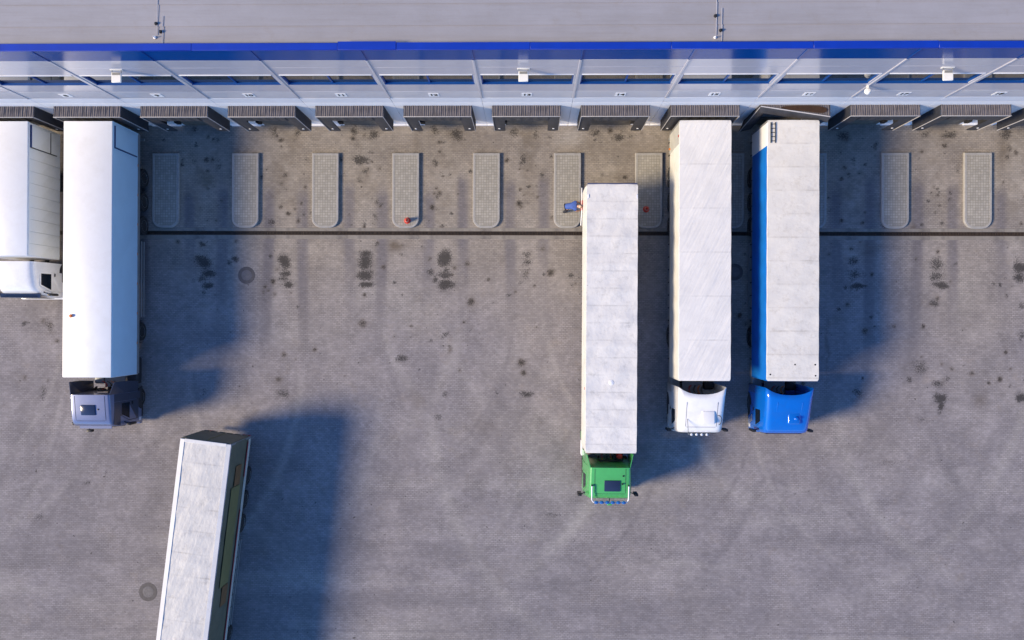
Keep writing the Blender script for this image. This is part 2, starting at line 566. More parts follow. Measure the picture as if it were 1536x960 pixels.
STAINS = [
    ('o', -9.37, 8.91, 0.48, 0.29, 0.8), ('o', -9.11, 8.28, 0.22, 0.15, 0.6), ('o', -8.78, 9.39, 0.18, 0.15, 0.4), ('o', -9.4, 7.8, 0.15, 0.15, 0.4),
    ('o', -18.63, 8.84, 0.18, 0.22, 0.4), ('o', -13.61, 8.13, 0.18, 0.18, 0.5), ('o', -13.57, 7.39, 0.18, 0.15, 0.4), ('o', -18.11, 3.3, 0.48, 0.4, 0.8),
    ('o', -17.92, 2.63, 0.4, 0.22, 0.8), ('o', -18.22, 2.37, 0.29, 0.15, 0.6), ('o', -17.92, 2.0, 0.33, 0.18, 0.9), ('o', -13.59, 3.31, 0.33, 0.4, 0.9),
    ('o', -13.55, 2.64, 0.4, 0.22, 0.8), ('o', -13.7, 2.35, 0.37, 0.15, 0.6), ('o', -13.4, 2.05, 0.33, 0.18, 0.9), ('o', -9.16, 3.69, 0.33, 0.22, 0.8),
    ('o', -9.16, 3.28, 0.37, 0.4, 0.9), ('o', -9.12, 2.58, 0.48, 0.29, 0.9), ('o', -9.08, 2.03, 0.48, 0.15, 1.0), ('o', -4.64, 3.48, 0.4, 0.48, 0.95),
    ('o', -4.64, 2.59, 0.44, 0.22, 0.8), ('o', -4.53, 2.04, 0.48, 0.26, 1.0), ('o', -0.1, 3.64, 0.29, 0.29, 0.5), ('o', -0.1, 3.27, 0.33, 0.18, 0.6),
    ('o', -0.14, 2.6, 0.18, 0.15, 0.5), ('o', 17.78, 3.38, 0.29, 0.26, 0.6), ('o', 17.89, 2.62, 0.4, 0.26, 0.6), ('o', 17.96, 2.0, 0.48, 0.15, 0.8),
    ('o', 22.26, 3.25, 0.4, 0.44, 0.6), ('o', 22.29, 2.55, 0.4, 0.33, 0.6), ('o', 22.51, 2.05, 0.48, 0.18, 0.9), ('o', 22.08, 1.1, 0.26, 0.18, 0.6),
    ('o', 21.41, -2.44, 0.51, 0.44, 0.45), ('o', 22.34, -3.24, 0.37, 0.22, 0.6), ('o', 22.42, -4.07, 0.4, 0.29, 0.9), ('o', 22.49, -4.47, 0.22, 0.26, 0.8),
    ('o', 22.49, -4.84, 0.18, 0.15, 0.5), ('o', 21.41, -5.28, 0.33, 0.22, 0.4), ('o', 26.75, 3.04, 0.33, 0.29, 0.9), ('o', 26.79, 2.53, 0.29, 0.29, 0.8),
    ('o', 26.79, -0.67, 0.29, 0.29, 0.5), ('o', 26.8, -4.05, 0.29, 0.26, 0.8), ('o', 26.79, 0.93, 0.18, 0.15, 0.6), ('o', 26.11, 1.47, 0.15, 0.15, 0.5),
    ('o', 17.98, -3.84, 0.29, 0.37, 0.5), ('o', 20.83, -3.13, 0.22, 0.18, 0.6), ('o', -7.1, -2.03, 0.29, 0.22, 0.7), ('o', -4.59, -0.77, 0.29, 0.18, 0.5),
    ('o', -5.44, -1.06, 0.18, 0.11, 0.5), ('o', -4.44, -1.39, 0.15, 0.11, 0.5), ('o', -4.77, -1.32, 0.15, 0.11, 0.4), ('o', -0.11, -3.98, 0.37, 0.18, 0.7),
    ('o', -4.5, -4.05, 0.22, 0.18, 0.5), ('o', -1.77, -3.96, 0.11, 0.18, 0.4), ('o', -13.63, -4.06, 0.29, 0.29, 0.5), ('o', -18.12, -4.05, 0.22, 0.29, 0.4),
    ('o', -5.01, -5.27, 0.33, 0.18, 0.5), ('o', -16.28, 3.45, 0.18, 0.15, 0.8), ('o', -16.39, 2.86, 0.15, 0.18, 0.3), ('o', -26.78, -0.37, 0.33, 0.51, 0.45),
    ('o', -27.14, -4.11, 0.26, 0.51, 0.45), ('o', -27.22, -11.0, 0.26, 0.26, 0.4), ('o', -24.66, -9.12, 0.18, 0.15, 0.5), ('o', -23.54, -8.47, 0.11, 0.11, 0.5),
    ('o', -25.67, 3.17, 0.15, 0.29, 0.3), ('o', -6.73, 8.17, 0.15, 0.18, 0.4), ('o', -5.26, 8.79, 0.15, 0.26, 0.6), ('o', -5.13, 6.17, 0.15, 0.18, 0.4),
    ('o', -4.74, 9.94, 0.15, 0.11, 0.5), ('o', -0.31, 8.94, 0.26, 0.33, 0.6), ('o', 0.43, 7.54, 0.15, 0.11, 0.4), ('o', -4.8, 5.25, 0.11, 0.11, 0.6),
    ('o', -8.17, 6.5, 0.15, 0.11, 0.5), ('o', -7.09, 3.69, 0.15, 0.11, 0.5), ('o', -9.17, 5.32, 0.11, 0.11, 0.7), ('o', -8.58, 5.8, 0.22, 0.26, 0.4),
    ('o', 19.9, 8.82, 0.18, 0.15, 0.5), ('o', 18.88, 9.7, 0.15, 0.22, 0.5), ('o', 21.27, 9.04, 0.11, 0.11, 0.5), ('o', 17.65, 9.01, 0.15, 0.15, 0.5),
    ('o', 17.18, 10.21, 0.37, 0.26, 0.6), ('o', 21.62, 10.39, 0.22, 0.18, 0.5), ('o', 22.92, 10.28, 0.4, 0.22, 0.6), ('o', 25.91, 10.38, 0.37, 0.29, 0.6),
    ('o', -14.22, 10.62, 0.22, 0.26, 0.5), ('o', -12.95, 10.47, 0.26, 0.22, 0.6), ('o', -13.06, 10.06, 0.15, 0.15, 0.4), ('o', -9.79, 10.54, 0.22, 0.22, 0.7),
    ('o', -8.64, 10.35, 0.33, 0.33, 0.6), ('o', -5.3, 10.6, 0.22, 0.29, 0.6), ('o', -4.0, 10.34, 0.37, 0.33, 0.7), ('o', -0.83, 10.45, 0.26, 0.33, 0.5),
    ('o', 0.42, 10.38, 0.26, 0.33, 0.5), ('o', 3.62, 10.41, 0.29, 0.22, 0.6), ('o', 4.94, 10.19, 0.29, 0.22, 0.7), ('o', 3.95, 9.97, 0.11, 0.07, 0.5),
    ('o', 5.53, 10.22, 0.15, 0.11, 0.5), ('o', 18.46, 4.73, 0.33, 0.15, 0.8), ('o', -17.43, 10.06, 0.15, 0.18, 0.5), ('o', -19.3, 8.91, 0.15, 0.18, 0.5),
    ('o', -17.24, 8.58, 0.18, 0.26, 0.4), ('o', -18.64, 10.62, 0.26, 0.18, 0.5), ('o', -3.4, -10.23, 0.29, 0.11, 0.3), ('o', 1.38, -10.67, 0.55, 0.15, 0.35),
    ('o', -0.08, -11.3, 0.44, 0.18, 0.3), ('o', -5.26, -8.7, 0.66, 0.18, 0.2), ('o', 1.12, 10.23, 0.18, 0.15, 0.4), ('o', -5.71, 10.94, 0.33, 0.44, 0.25),
    ('o', 19.76, -7.66, 0.74, 0.22, 0.3), ('b', -7.42, 4.17, 0.33, 0.26, 0.9), ('b', -4.4, -1.61, 0.15, 0.22, 0.7), ('b', -6.2, -4.35, 0.33, 0.59, 0.4),
    ('b', -6.19, 10.24, 0.26, 0.81, 0.4), ('b', -0.04, 7.28, 0.44, 0.81, 0.5), ('b', 7.81, -15.26, 0.04, 0.04, 0.1), ('b', 25.76, 9.47, 0.44, 0.96, 0.7),
    ('b', 24.61, -4.17, 0.4, 0.48, 0.5), ('b', 18.46, 4.0, 0.4, 0.51, 0.4), ('b', 16.31, -1.3, 0.07, 1.65, 0.6), ('b', 20.92, 5.21, 0.15, 0.15, 0.7),
    ('b', 1.68, 7.65, 0.37, 1.1, 0.3), ('b', -18.34, 3.19, 0.37, 0.74, 0.2), ('b', -2.5, -5.8, 0.74, 0.44, 0.25), ('b', 4.61, 9.49, 2.21, 0.74, 0.35),
    ('b', -3.49, 9.86, 2.21, 0.74, 0.25), ('l', 2.26, 10.15, 0.7, 0.44, 0.9), ('l', 1.67, 9.97, 0.37, 0.29, 0.6), ('l', 3.14, 10.96, 0.59, 0.22, 0.5),
    ('l', 2.78, 8.94, 0.74, 0.37, 0.3), ('l', -7.15, 1.0, 1.84, 1.47, 0.35), ('l', -13.09, -0.69, 2.21, 1.1, 0.25), ('l', 8.7, -9.21, 3.31, 0.66, 0.4),
    ('l', 12.34, -9.54, 1.47, 0.44, 0.35), ('l', -1.22, -2.11, 1.1, 0.92, 0.2), ('l', -8.63, 1.55, 1.47, 0.66, 0.4), ('l', 0.99, -2.84, 0.74, 0.55, 0.2),
    ('l', 23.7, 1.65, 0.66, 1.47, 0.35),
]


# ------------------------------------------------------------------ the yard


def axis_coords(lo, hi, step, far, extra=()):
    a = list(np.arange(lo, hi + 1e-6, step))
    if extra:
        a = [v for v in a if all(abs(v - e) > step * 0.45 for e in extra)] + list(extra)
    outer_lo = [-far, -far * 0.3, lo - 12, lo - 4]
    outer_hi = [hi + 4, hi + 12, far * 0.3, far]
    return np.array(sorted(outer_lo + a + outer_hi))


def value_noise(X, Y, cell, seed):
    g = np.random.default_rng(seed)
    t = g.random((256, 256))
    fx, fy = X / cell + 1000, Y / cell + 1000
    ix, iy = np.floor(fx).astype(int), np.floor(fy).astype(int)
    ux, uy = fx - ix, fy - iy
    ux, uy = ux * ux * (3 - 2 * ux), uy * uy * (3 - 2 * uy)
    i0, i1, j0, j1 = ix % 256, (ix + 1) % 256, iy % 256, (iy + 1) % 256
    return (t[i0, j0] * (1 - ux) + t[i1, j0] * ux) * (1 - uy) + (t[i0, j1] * (1 - ux) + t[i1, j1] * ux) * uy


def fbm(X, Y, cell, seed, octv=4):
    s, a, tot = 0, 1.0, 0
    for o in range(octv):
        s = s + a * value_noise(X, Y, cell / 2 ** o, seed + o * 17)
        tot += a
        a *= 0.55
    return s / tot


def build_yard():
    xs = axis_coords(-31.0, 31.0, 0.075, 420.0)
    ys = axis_coords(-20.0, 11.2, 0.075, 420.0, (DRAIN_Y - 0.11, DRAIN_Y + 0.11))
    nx, ny = len(xs), len(ys)
    X, Y = np.meshgrid(xs, ys)
    verts = np.zeros((ny, nx, 3), np.float32)
    verts[..., 0], verts[..., 1] = X, Y
    idx = np.arange(nx * ny).reshape(ny, nx)
    quads = np.stack([idx[:-1, :-1], idx[:-1, 1:], idx[1:, 1:], idx[1:, :-1]], -1)
    jd = np.where(np.abs((ys[:-1] + ys[1:]) / 2 - DRAIN_Y) < 0.11)[0]
    xm = (np.abs(xs[:-1]) < 36)
    keep = np.ones(quads.shape[:2], bool)
    keep[np.ix_(jd, np.where(xm)[0])] = False                                   # the slot of the drain is a real gap
    quads = quads[keep].reshape(-1, 4)
    me = bpy.data.meshes.new('yard')
    me.vertices.add(nx * ny)
    me.vertices.foreach_set('co', verts.ravel())
    nq = len(quads)
    me.loops.add(nq * 4)
    me.loops.foreach_set('vertex_index', quads.ravel().astype(np.int32))
    me.polygons.add(nq)
    me.polygons.foreach_set('loop_start', np.arange(0, nq * 4, 4, dtype=np.int32))
    me.polygons.foreach_set('loop_total', np.full(nq, 4, np.int32))
    me.update()
    # --- wear painted as masks
    oil = np.zeros_like(X)
    brown = np.zeros_like(X)
    pale = np.zeros_like(X)
    lane = np.zeros_like(X)
    wx = (fbm(X, Y, 0.5, 3) - 0.5) * 0.5
    wy = (fbm(X, Y, 0.5, 41) - 0.5) * 0.3

    def window(x, y, rx, ry):
        i0, i1 = np.searchsorted(xs, (x - rx, x + rx))
        j0, j1 = np.searchsorted(ys, (y - ry, y + ry))
        return slice(j0, j1), slice(i0, i1)

    for k, x, y, rx, ry, s in STAINS:
        sl = window(x, y, rx * 3 + 0.5, ry * 3 + 0.5)
        dx, dy = (X[sl] - x + wx[sl]) / rx, (Y[sl] - y + wy[sl]) / ry
        f = np.exp(-(dx * dx + dy * dy) * 0.9)
        if k == 'o':
            oil[sl] = np.maximum(oil[sl], f * s * 1.05)
        elif k == 'b':
            brown[sl] = np.maximum(brown[sl], f * s)
        else:
            pale[sl] = np.maximum(pale[sl], f * s)
    # drips and rusty spots where lorries stand, densest on the dock apron
    for n in range(6, 21):
        for q in range(34):
            x, y = bay_x(n) + random.gauss(0, 0.95), random.choice((random.uniform(5.1, 10.6), random.uniform(5.1, 10.6), random.uniform(1.0, 4.5), random.uniform(-3.5, 3.0)))
            r = random.uniform(0.05, 0.16) * (1.6 if random.random() < 0.15 else 1.0)
            sl = window(x, y, 0.8, 0.8)
            dx, dy = (X[sl] - x + wx[sl] * 0.5) / r, (Y[sl] - y + wy[sl] * 0.5) / r
            f = np.exp(-(dx * dx + dy * dy))
            s = random.uniform(0.45, 1.0)
            if random.random() < 0.55:
                brown[sl] = np.maximum(brown[sl], f * s)
            oil[sl] = np.maximum(oil[sl], f * s * 0.75)
        # greasy film over the standing place
        f = np.exp(-((X - bay_x(n)) / 0.75) ** 2) * np.clip((10.9 - Y) / 0.5, 0, 1) * np.clip((Y - 5.0) / 2.0, 0, 1)
        brown = np.maximum(brown, 0.55 * f * np.clip((fbm(X, Y, 1.0, 500 + n) - 0.42) * 4, 0, 1))
        oil = np.maximum(oil, 0.42 * np.exp(-((X - bay_x(n)) / 0.45) ** 2) * np.exp(-((Y - 2.9) / 1.1) ** 2) * np.clip((fbm(X, Y, 0.5, 700 + n) - 0.35) * 4, 0, 1))
    # tyre lanes that run into every dock
    side = fbm(X * 2.2, Y * 0.25, 0.7, 91, 3)
    for n in range(6, 21):
        c = bay_x(n)
        for sgn in (-1, 1):
            for off, w, s in ((0.93, 0.32, 1.15), (0.80, 0.13, 0.5), (1.1, 0.12, 0.4)):
                wob = 0.12 * math.sin(n * 3.1 + sgn) * (DRAIN_Y - Y) * 0.3
                f = np.exp(-((X - c - sgn * off - wob * (Y < DRAIN_Y)) / w) ** 4)
                top = np.clip((7.9 - Y + 0.5 * random.uniform(-1, 1)) / 0.7, 0, 1)
                bot = np.clip((Y + 1.5 + random.uniform(-3, 3)) / 5.0, 0, 1)
                lane = np.maximum(lane, f * top * bot * s * (0.45 + 0.75 * side))
            f = np.exp(-((X - c - sgn * 0.93) / 0.42) ** 4) * np.exp(-((Y - DRAIN_Y) / 0.33) ** 4)
            lane = np.maximum(lane, 0.75 * f * (0.4 + 0.9 * side))
        # rows of dark joints and dust along the middle of a dock
        f = np.exp(-((X - c) / 0.55) ** 2) * np.exp(-((Y - 9.9) / 1.0) ** 2)
        brown = np.maximum(brown, 0.32 * f * fbm(X, Y, 0.7, 130 + n))
        f = np.exp(-((X - c) / 0.65) ** 2) * np.clip((10.9 - Y) / 1.0, 0, 1) * np.clip((Y - 1.0) / 6.0, 0, 1)
        pale = np.maximum(pale, 0.55 * f * fbm(X, Y, 1.1, 230 + n))
    # sweeping tracks of lorries that turn across the yard
    arcs = []
    for n in range(7, 21):
        for q in range(5):
            sgn = random.choice((-1, 1, 1))
            arcs.append((bay_x(n) + random.choice((-0.93, 0.93)) + random.uniform(-0.4, 0.4), random.uniform(-4.5, 2.5),
                         sgn * random.uniform(9, 17), random.uniform(0.12, 0.42), random.uniform(0.2, 0.6), random.random() < 0.35))
    for x0, y0, rad, w, s, light in arcs:
        cx = x0 - rad
        d = np.abs(np.hypot(X - cx, Y - y0) - abs(rad))
        ok = (Y < y0 + 0.3) & ((X - cx) * np.sign(rad) > 0)
        prog = np.clip((y0 - Y) / 2.5, 0, 1) * np.clip((Y - y0 + abs(rad) * 0.98) / 4.0, 0, 1)
        f = np.exp(-(d / w) ** 2) * ok * prog * s * (0.35 + 0.9 * fbm(X, Y, 1.8, int(abs(x0) * 13) + 5, 3))
        if light:
            pale = np.maximum(pale, f * 1.1)
        else:
            lane = np.maximum(lane, f)
    # long soft streaks across the lower yard
    st = fbm(X * 0.12, Y * 1.1, 1.0, 301, 4)
    low = np.clip((-3.0 - Y) / 9.0, 0, 1)
    lane = np.maximum(lane, np.clip((st - 0.5) * 3.0, 0, 1) * 0.6 * low)
    pale = np.maximum(pale, np.clip((0.44 - st) * 3.0, 0, 1) * 0.5 * low)
    # a joint between two paving lots
    jy = -17.1 + 0.006 * X
    lane = np.maximum(lane, 0.65 * np.exp(-((Y - jy) / 0.06) ** 2) * (0.5 + 0.6 * side))
    big = fbm(X, Y, 6.0, 77, 4)
    sand = np.clip((Y + 2.0) / 9.0, 0, 1) * 0.85 + (big - 0.5) * 0.9
    sand = np.clip(sand, 0, 1)
    colr = np.stack([oil, brown, pale, lane], -1).astype(np.float32).clip(0, 1)
    at = me.attributes.new('wear', 'FLOAT_COLOR', 'POINT')
    at.data.foreach_set('color', colr.ravel())
    at = me.attributes.new('sand', 'FLOAT', 'POINT')
    at.data.foreach_set('value', sand.astype(np.float32).ravel())
    me.materials.append(M_YARD)
    return structure(link('ground', me))


build_yard()


def build_drain():
    root = bpy.data.objects.new('drain_channel', None)
    col.objects.link(root)
    root.location = (0, DRAIN_Y, 0)
    structure(root)
    # trough under the slot
    vs, fs = [], []
    for x in (-35.9, 35.9):
        vs += [(x, -0.11, 0.0), (x, -0.10, -0.25), (x, 0.10, -0.25), (x, 0.11, 0.0)]
    fs = [(0, 4, 5, 1), (1, 5, 6, 2), (2, 6, 7, 3), (0, 1, 2, 3), (7, 6, 5, 4)]
    link('trough', mesh('trough', vs, fs, M_CHASSIS), root)
    # one-metre cast gratings: two rails and cross bars
    bm = bmesh.new()

    def bx(x0, x1, y0, y1, z0, z1):
        mtx = Matrix.Translation(((x0 + x1) / 2, (y0 + y1) / 2, (z0 + z1) / 2)) @ Matrix.Diagonal((x1 - x0, y1 - y0, z1 - z0, 1))
        bmesh.ops.create_cube(bm, size=1.0, matrix=mtx)
    bx(-0.49, 0.49, -0.107, -0.087, -0.03, -0.004)
    bx(-0.49, 0.49, 0.087, 0.107, -0.03, -0.004)
    for i in range(13):
        x = -0.48 + i * 0.08
        bx(x - 0.016, x + 0.016, -0.0865, 0.0865, -0.03, -0.006)
    gm = bpy.data.meshes.new('grate')
    bm.to_mesh(gm)
    bm.free()
    gm.materials.append(M_GRATE)
    for i in range(-31, 32):
        link('grate', gm, root, None, (i * 1.0 - 0.06, 0, 0))
    # concrete edging, four-metre lengths each side of the slot
    for k in range(-8, 8):
        x0 = -2.1 + 4.0 * k
        for y0, y1 in ((0.112, 0.29), (-0.33, -0.112)):
            box('edging_slab', x0 + 0.012, x0 + 3.988, y0, y1, -0.1, 0.006 + 0.001 * (k % 2), M_STRIPCON, root, 0.004)


build_drain()


def island_outline(w, y0, y1, r, n=8):
    p = [(-w, y1), (-w, y0 + r)]
    for i in range(1, n + 1):
        a = math.pi + (math.pi / 2) * i / n
        p.append((-w + r + r * math.cos(a), y0 + r + r * math.sin(a)))
    for i in range(0, n + 1):
        a = 1.5 * math.pi + (math.pi / 2) * i / n
        p.append((w - r + r * math.cos(a), y0 + r + r * math.sin(a)))
    p.append((w, y1))
    return p


def build_islands():
    L = 9.3 - 5.17
    outer = island_outline(0.745, 0, L, 0.52)
    o2 = island_outline(0.725, 0.02, L - 0.02, 0.50)
    i2 = island_outline(0.625, 0.12, L - 0.12, 0.40)
    n = len(outer)
    vs = [(x, y, 0.0) for x, y in outer] + [(x, y, 0.13) for x, y in outer] + [(x, y, 0.15) for x, y in o2] + [(x, y, 0.15) for x, y in i2] + [(x, y, 0.12) for x, y in i2]
    fs = []
    for k in range(4):
        for i in range(n):
            j = (i + 1) % n
            fs.append((k * n + j, k * n + i, (k + 1) * n + i, (k + 1) * n + j))
    km = mesh('kerb', vs, fs, M_KERB, 30)
    pm = mesh('paving', [(x, y, 0.141) for x, y in i2], [tuple(range(n))], M_ISLAND)
    pm.flip_normals() if pm.polygons[0].normal.z < 0 else None
    isl = ['kerb island in deep shade just right of the white box trailer', 'kerb island at the edge of the box trailer shadow, below number ten',
           'bare sunlit kerb island, first left of the one with a cone', 'sunlit kerb island that carries a red cone',
           'bare sunlit kerb island, first right of the one with a sunlit cone', 'kerb island the bending person stands on',
           'half shaded kerb island with a cone beside the pale trailer', 'kerb island in the dark gap between white and blue lorries',
           'shaded kerb island showing a sliver right of the blue lorry', 'whole kerb island nearest the blue lorry on its right',
           'rightmost kerb island, near the right edge of the yard']
    for k in range(11):
        t = thing('paved_island', isl[k], 'kerb island', (SEAM0 + PITCH * k - 0.02, 5.17, 0), 0, 'kerb islands between the docks')
        link('kerb', km, t)
        link('paving', pm, t)


build_islands()


def manhole(x, y, r, label):
    t = thing('manhole_cover', label, 'manhole', (x, y, 0), 0, 'manholes in the yard')
    link('rim', lathe_mesh('rim%.2f' % r, [(r * 0.62, 0.002), (r * 0.62, 0.007), (r * 0.97, 0.007), (r, 0.002)], M_IRONRIM, seg=40, smooth=4), t)
    link('cover', lathe_mesh('cover%.2f' % r, [(0.0, 0.012), (r * 0.5, 0.012), (r * 0.52, 0.008), (r * 0.6, 0.008), (r * 0.61, 0.003)], M_IRON, seg=40, smooth=4), t)
    lug = box_mesh(0.05, 0.05, 0.006, 0, M_IRON)
    for i in range(10):
        a = i * math.pi / 5
        link('lug', lug, t, None, (r * 0.4 * math.cos(a), r * 0.4 * math.sin(a), 0.013))


manhole(-15.72, 2.53, 0.48, 'round iron manhole cover left of the oil stains below the drain')
manhole(11.28, 2.78, 0.46, 'dark manhole cover in the gap between the white and blue lorries')
manhole(-21.17, -15.14, 0.52, 'round manhole cover left of the slanting olive trailer')

# ------------------------------------------------------------------ the warehouse
H_TOP, H_BAND, H_SEAM1, H_WTOP, H_SILL, H_SEAM2, H_LIGHT, H_BASE = 12.29, 10.95, 10.0, 8.94, 7.56, 6.45, 5.33, 4.5


def build_warehouse():
    w = thing('warehouse', 'long warehouse with blue and grey cladding, ribbon windows and numbered loading docks', 'warehouse', (0, WALL_Y, 0))
    # flat roof: base slab, then lapped membrane sheets near the edge
    box('roof', -60, 60, 0.3, 60, 11.6, 11.96, M_ROOF, w)
    yy = [0.26, 1.05, 1.94, 3.1, 4.3, 5.5, 6.7]
    for i in range(len(yy) - 1):
        z = 11.985
        vs = [(-60, yy[i], z + 0.022), (60, yy[i], z + 0.022), (60, yy[i + 1] + 0.08, z), (-60, yy[i + 1] + 0.08, z),
              (-60, yy[i], z - 0.02), (60, yy[i], z - 0.02), (60, yy[i + 1] + 0.08, z - 0.02), (-60, yy[i + 1] + 0.08, z - 0.02)]
        fs = [(0, 1, 2, 3), (7, 6, 5, 4), (0, 4, 5, 1), (1, 5, 6, 2), (2, 6, 7, 3), (3, 7, 4, 0)]
        link('membrane_sheet', mesh('sheet', vs, fs, M_ROOF), w)
    # blue coping in lengths, one of them lifted and wider
    cuts = [-60, -42, -30, -21.4, -13.6, -7.7, -5.35, 0.0, 5.6, 11.2, 16.1, 22.4, 30, 42, 60]
    for i in range(len(cuts) - 1):
        wide = 0.25 + (0.05 if i == 5 else 0.012 * math.sin(i * 2.3))
        box('coping', cuts[i] + 0.004, cuts[i + 1] - 0.004, -0.035, wide, 12.23, H_TOP + 0.03 + (0.02 if i == 5 else 0.0), M_COPING, w, 0.012)
    box('core_wall', -60, 60, 0.20, 0.30, 0.0, 12.2, M_SEAM, w)
    g = 0.008
    for k in range(-3, 13):
        x0 = SEAM0 + PITCH * (k - 0) + g
        x1 = x0 + PITCH - 2 * g
        for nm, z0, z1, m in (('blue_panel', H_BAND, 12.225, M_BLUE), ('upper_panel', H_SEAM1, H_BAND, M_PANEL), ('upper_panel', H_WTOP, H_SEAM1, M_PANEL),
                              ('lower_panel', H_SEAM2, H_SILL, M_PANEL), ('lower_panel', H_LIGHT, H_SEAM2, M_PANEL2), ('light_panel', H_BASE, H_LIGHT, M_PANEL3)):
            box(nm, x0, x1, 0.0, 0.195, z0 + 0.006, z1 - 0.006, m, w, 0.006)
        # head trim above the window
        box('window_head', x0 + 0.17, x1 - 0.17, -0.02, 0.0, H_WTOP, H_WTOP + 0.09, M_WHITEPLATE, w, 0.004)
        # piers beside the window
        box('pier', x0, x0 + 0.16, 0.0, 0.195, H_SILL + 0.001, H_WTOP - 0.001, M_PANEL2, w)
        box('pier', x1 - 0.16, x1, 0.0, 0.195, H_SILL + 0.001, H_WTOP - 0.001, M_PANEL2, w)
        # window: frame, sill, panes, mullions
        xa, xb = x0 + 0.165, x1 - 0.165
        fr = box('window', xa, xb, 0.125, 0.195, H_SILL + 0.01, H_WTOP - 0.01, M_FRAME, w)
        cz = (H_SILL + H_WTOP) / 2
        cxm = (xa + xb) / 2

        def sub(nm, ax, bx_, ay, by, az, bz, m):
            me = box_mesh(bx_ - ax, by - ay, bz - az, 0, m)
            link(nm, me, fr, None, ((ax + bx_) / 2 - cxm, (ay + by) / 2 - 0.16, (az + bz) / 2 - cz))
        sub('sill', xa, xb, -0.01, 0.108, H_SILL - 0.004, H_SILL + 0.035, M_FRAME)
        sub('jamb', xa, xa + 0.05, 0.03, 0.12, H_SILL + 0.036, H_WTOP - 0.01, M_FRAME)
        sub('jamb', xb - 0.05, xb, 0.03, 0.12, H_SILL + 0.036, H_WTOP - 0.01, M_FRAME)
        xm = xa + (xb - xa) * 0.5
        sub('mullion', xm - 0.035, xm + 0.035, 0.06, 0.12, H_SILL + 0.036, H_WTOP - 0.01, M_FRAME)
        sub('pane', xa + 0.052, xm - 0.037, 0.109, 0.121, H_SILL + 0.04, H_WTOP - 0.015, M_GLASS)
        sub('pane', xm + 0.037, xb - 0.052, 0.109, 0.121, H_SILL + 0.04, H_WTOP - 0.015, M_GLASS)
        # joint cover strip at the bay line
        xs_ = x0 - g
        box('joint_cover', xs_ - 0.045, xs_ + 0.045, -0.03, -0.0005, H_LIGHT, H_BAND - 0.002, M_STRIP, w, 0.006)
        box('joint_cover', xs_ - 0.04, xs_ + 0.04, -0.025, -0.0005, H_BAND + 0.002, 12.222, M_BLUE, w, 0.006)
        # white base wall with the dock opening, door leaf below the shelter and dirty dock face
        c = (x0 + x1) / 2
        box('base_wall', x0, c - 1.2, 0.0, 0.195, -0.05, H_BASE - 0.006, M_WALL, w)
        box('base_wall', c + 1.2, x1, 0.0, 0.195, -0.05, H_BASE - 0.006, M_WALL, w)
        box('base_wall', c - 1.198, c + 1.198, 0.0, 0.195, 3.7, H_BASE - 0.006, M_WALL, w)
        box('dock_door', c - 1.195, c + 1.195, 0.10, 0.15, 1.2, 3.695, M_DOOR, w)
        box('dock_face', c - 1.198, c + 1.198, -0.005, 0.195, -0.05, 1.195, M_DOCKFACE, w)
        for sx in (-1.35, 1.1):
            box('dock_bumper', c + sx, c + sx + 0.25, -0.14, -0.006, 0.72, 1.17, M_RUBBER, w, 0.02)
        # drip edge at the foot
        for a, b in ((x0, c - 1.42), (c + 1.42, x1)):
            box('wall_foot', a, b, -0.06, -0.002, -0.02, 0.18, M_WALL, w, 0.006)


build_warehouse()

# ------------------------------------------------------------------ dock shelters
SH_W, SH_D, SH_TOP, SH_BOT = 1.72, 0.55, 4.02, 1.02


def ribbed_top(front_l=SH_D, front_r=SH_D, back_z=SH_TOP - 0.06):
    vs, fs = [], []
    n = 64
    for i in range(n + 1):
        u = i / n
        x = -SH_W + 2 * SH_W * u
        h = 0.028 * (i % 2) + 0.006 * math.sin(i * 1.7)
        fy = -(front_l * (1 - u) + front_r * u)
        j = 0.02 * math.sin(i * 0.9 + 2.0) + 0.012 * math.sin(i * 2.3)
        vs += [(x + j * 0.4, -0.005, back_z + h), (x + j, fy * 0.5, SH_TOP - 0.02 + h), (x, fy, SH_TOP + h * 0.8)]
    for i in range(n):
        for q in range(2):
            a = i * 3 + q
            fs.append((a, a + 1, a + 4, a + 3))
    return mesh('shelter_top', vs, fs, M_SHELTOP)


TOP_MESH = ribbed_top()


def side_mesh(s, fd=SH_D):
    """Corrugated outer cheek of a shelter."""
    vs, fs = [], []
    n = 18
    for i in range(n + 1):
        y = -fd * i / n
        x = s * (SH_W + 0.012 * (i % 2))
        vs += [(x, y - 0.003, SH_BOT + 0.0), (x, y - 0.003, SH_TOP - 0.03)]
    for i in range(n):
        a = i * 2
        fs.append((a, a + 2, a + 3, a + 1) if s > 0 else (a, a + 1, a + 3, a + 2))
    return mesh('shelter_cheek', vs, fs, M_SHELSIDE)


CHEEKS = {s: side_mesh(s) for s in (-1, 1)}


def leg_curtain(s):
    """Front side curtain, slightly bellied and cut off at a slant."""
    vs, fs = [], []
    nz, nx = 8, 4
    for side in range(2):
        for i in range(nz + 1):
            for j in range(nx + 1):
                u, v = j / nx, i / nz
                x = s * (SH_W - 0.02 - 0.60 * u * (1 - 0.05 * v))
                z = SH_TOP - 0.06 - (SH_TOP - 0.06 - SH_BOT + 0.05 * u) * v
                y = -SH_D - 0.03 * math.sin(math.pi * u) * math.sin(math.pi * v * 0.8) + 0.03 * side - 0.004
                vs.append((x, y, z))
    m0 = (nz + 1) * (nx + 1)
    for i in range(nz):
        for j in range(nx):
            a = i * (nx + 1) + j
            q = (a, a + 1, a + nx + 2, a + nx + 1)
            fs.append(q if s < 0 else q[::-1])
            b = tuple(t + m0 for t in q)
            fs.append(b[::-1] if s < 0 else b)
    return mesh('leg_curtain', vs, fs, M_SHELFRONT, 40)


LEGS = {s: leg_curtain(s) for s in (-1, 1)}


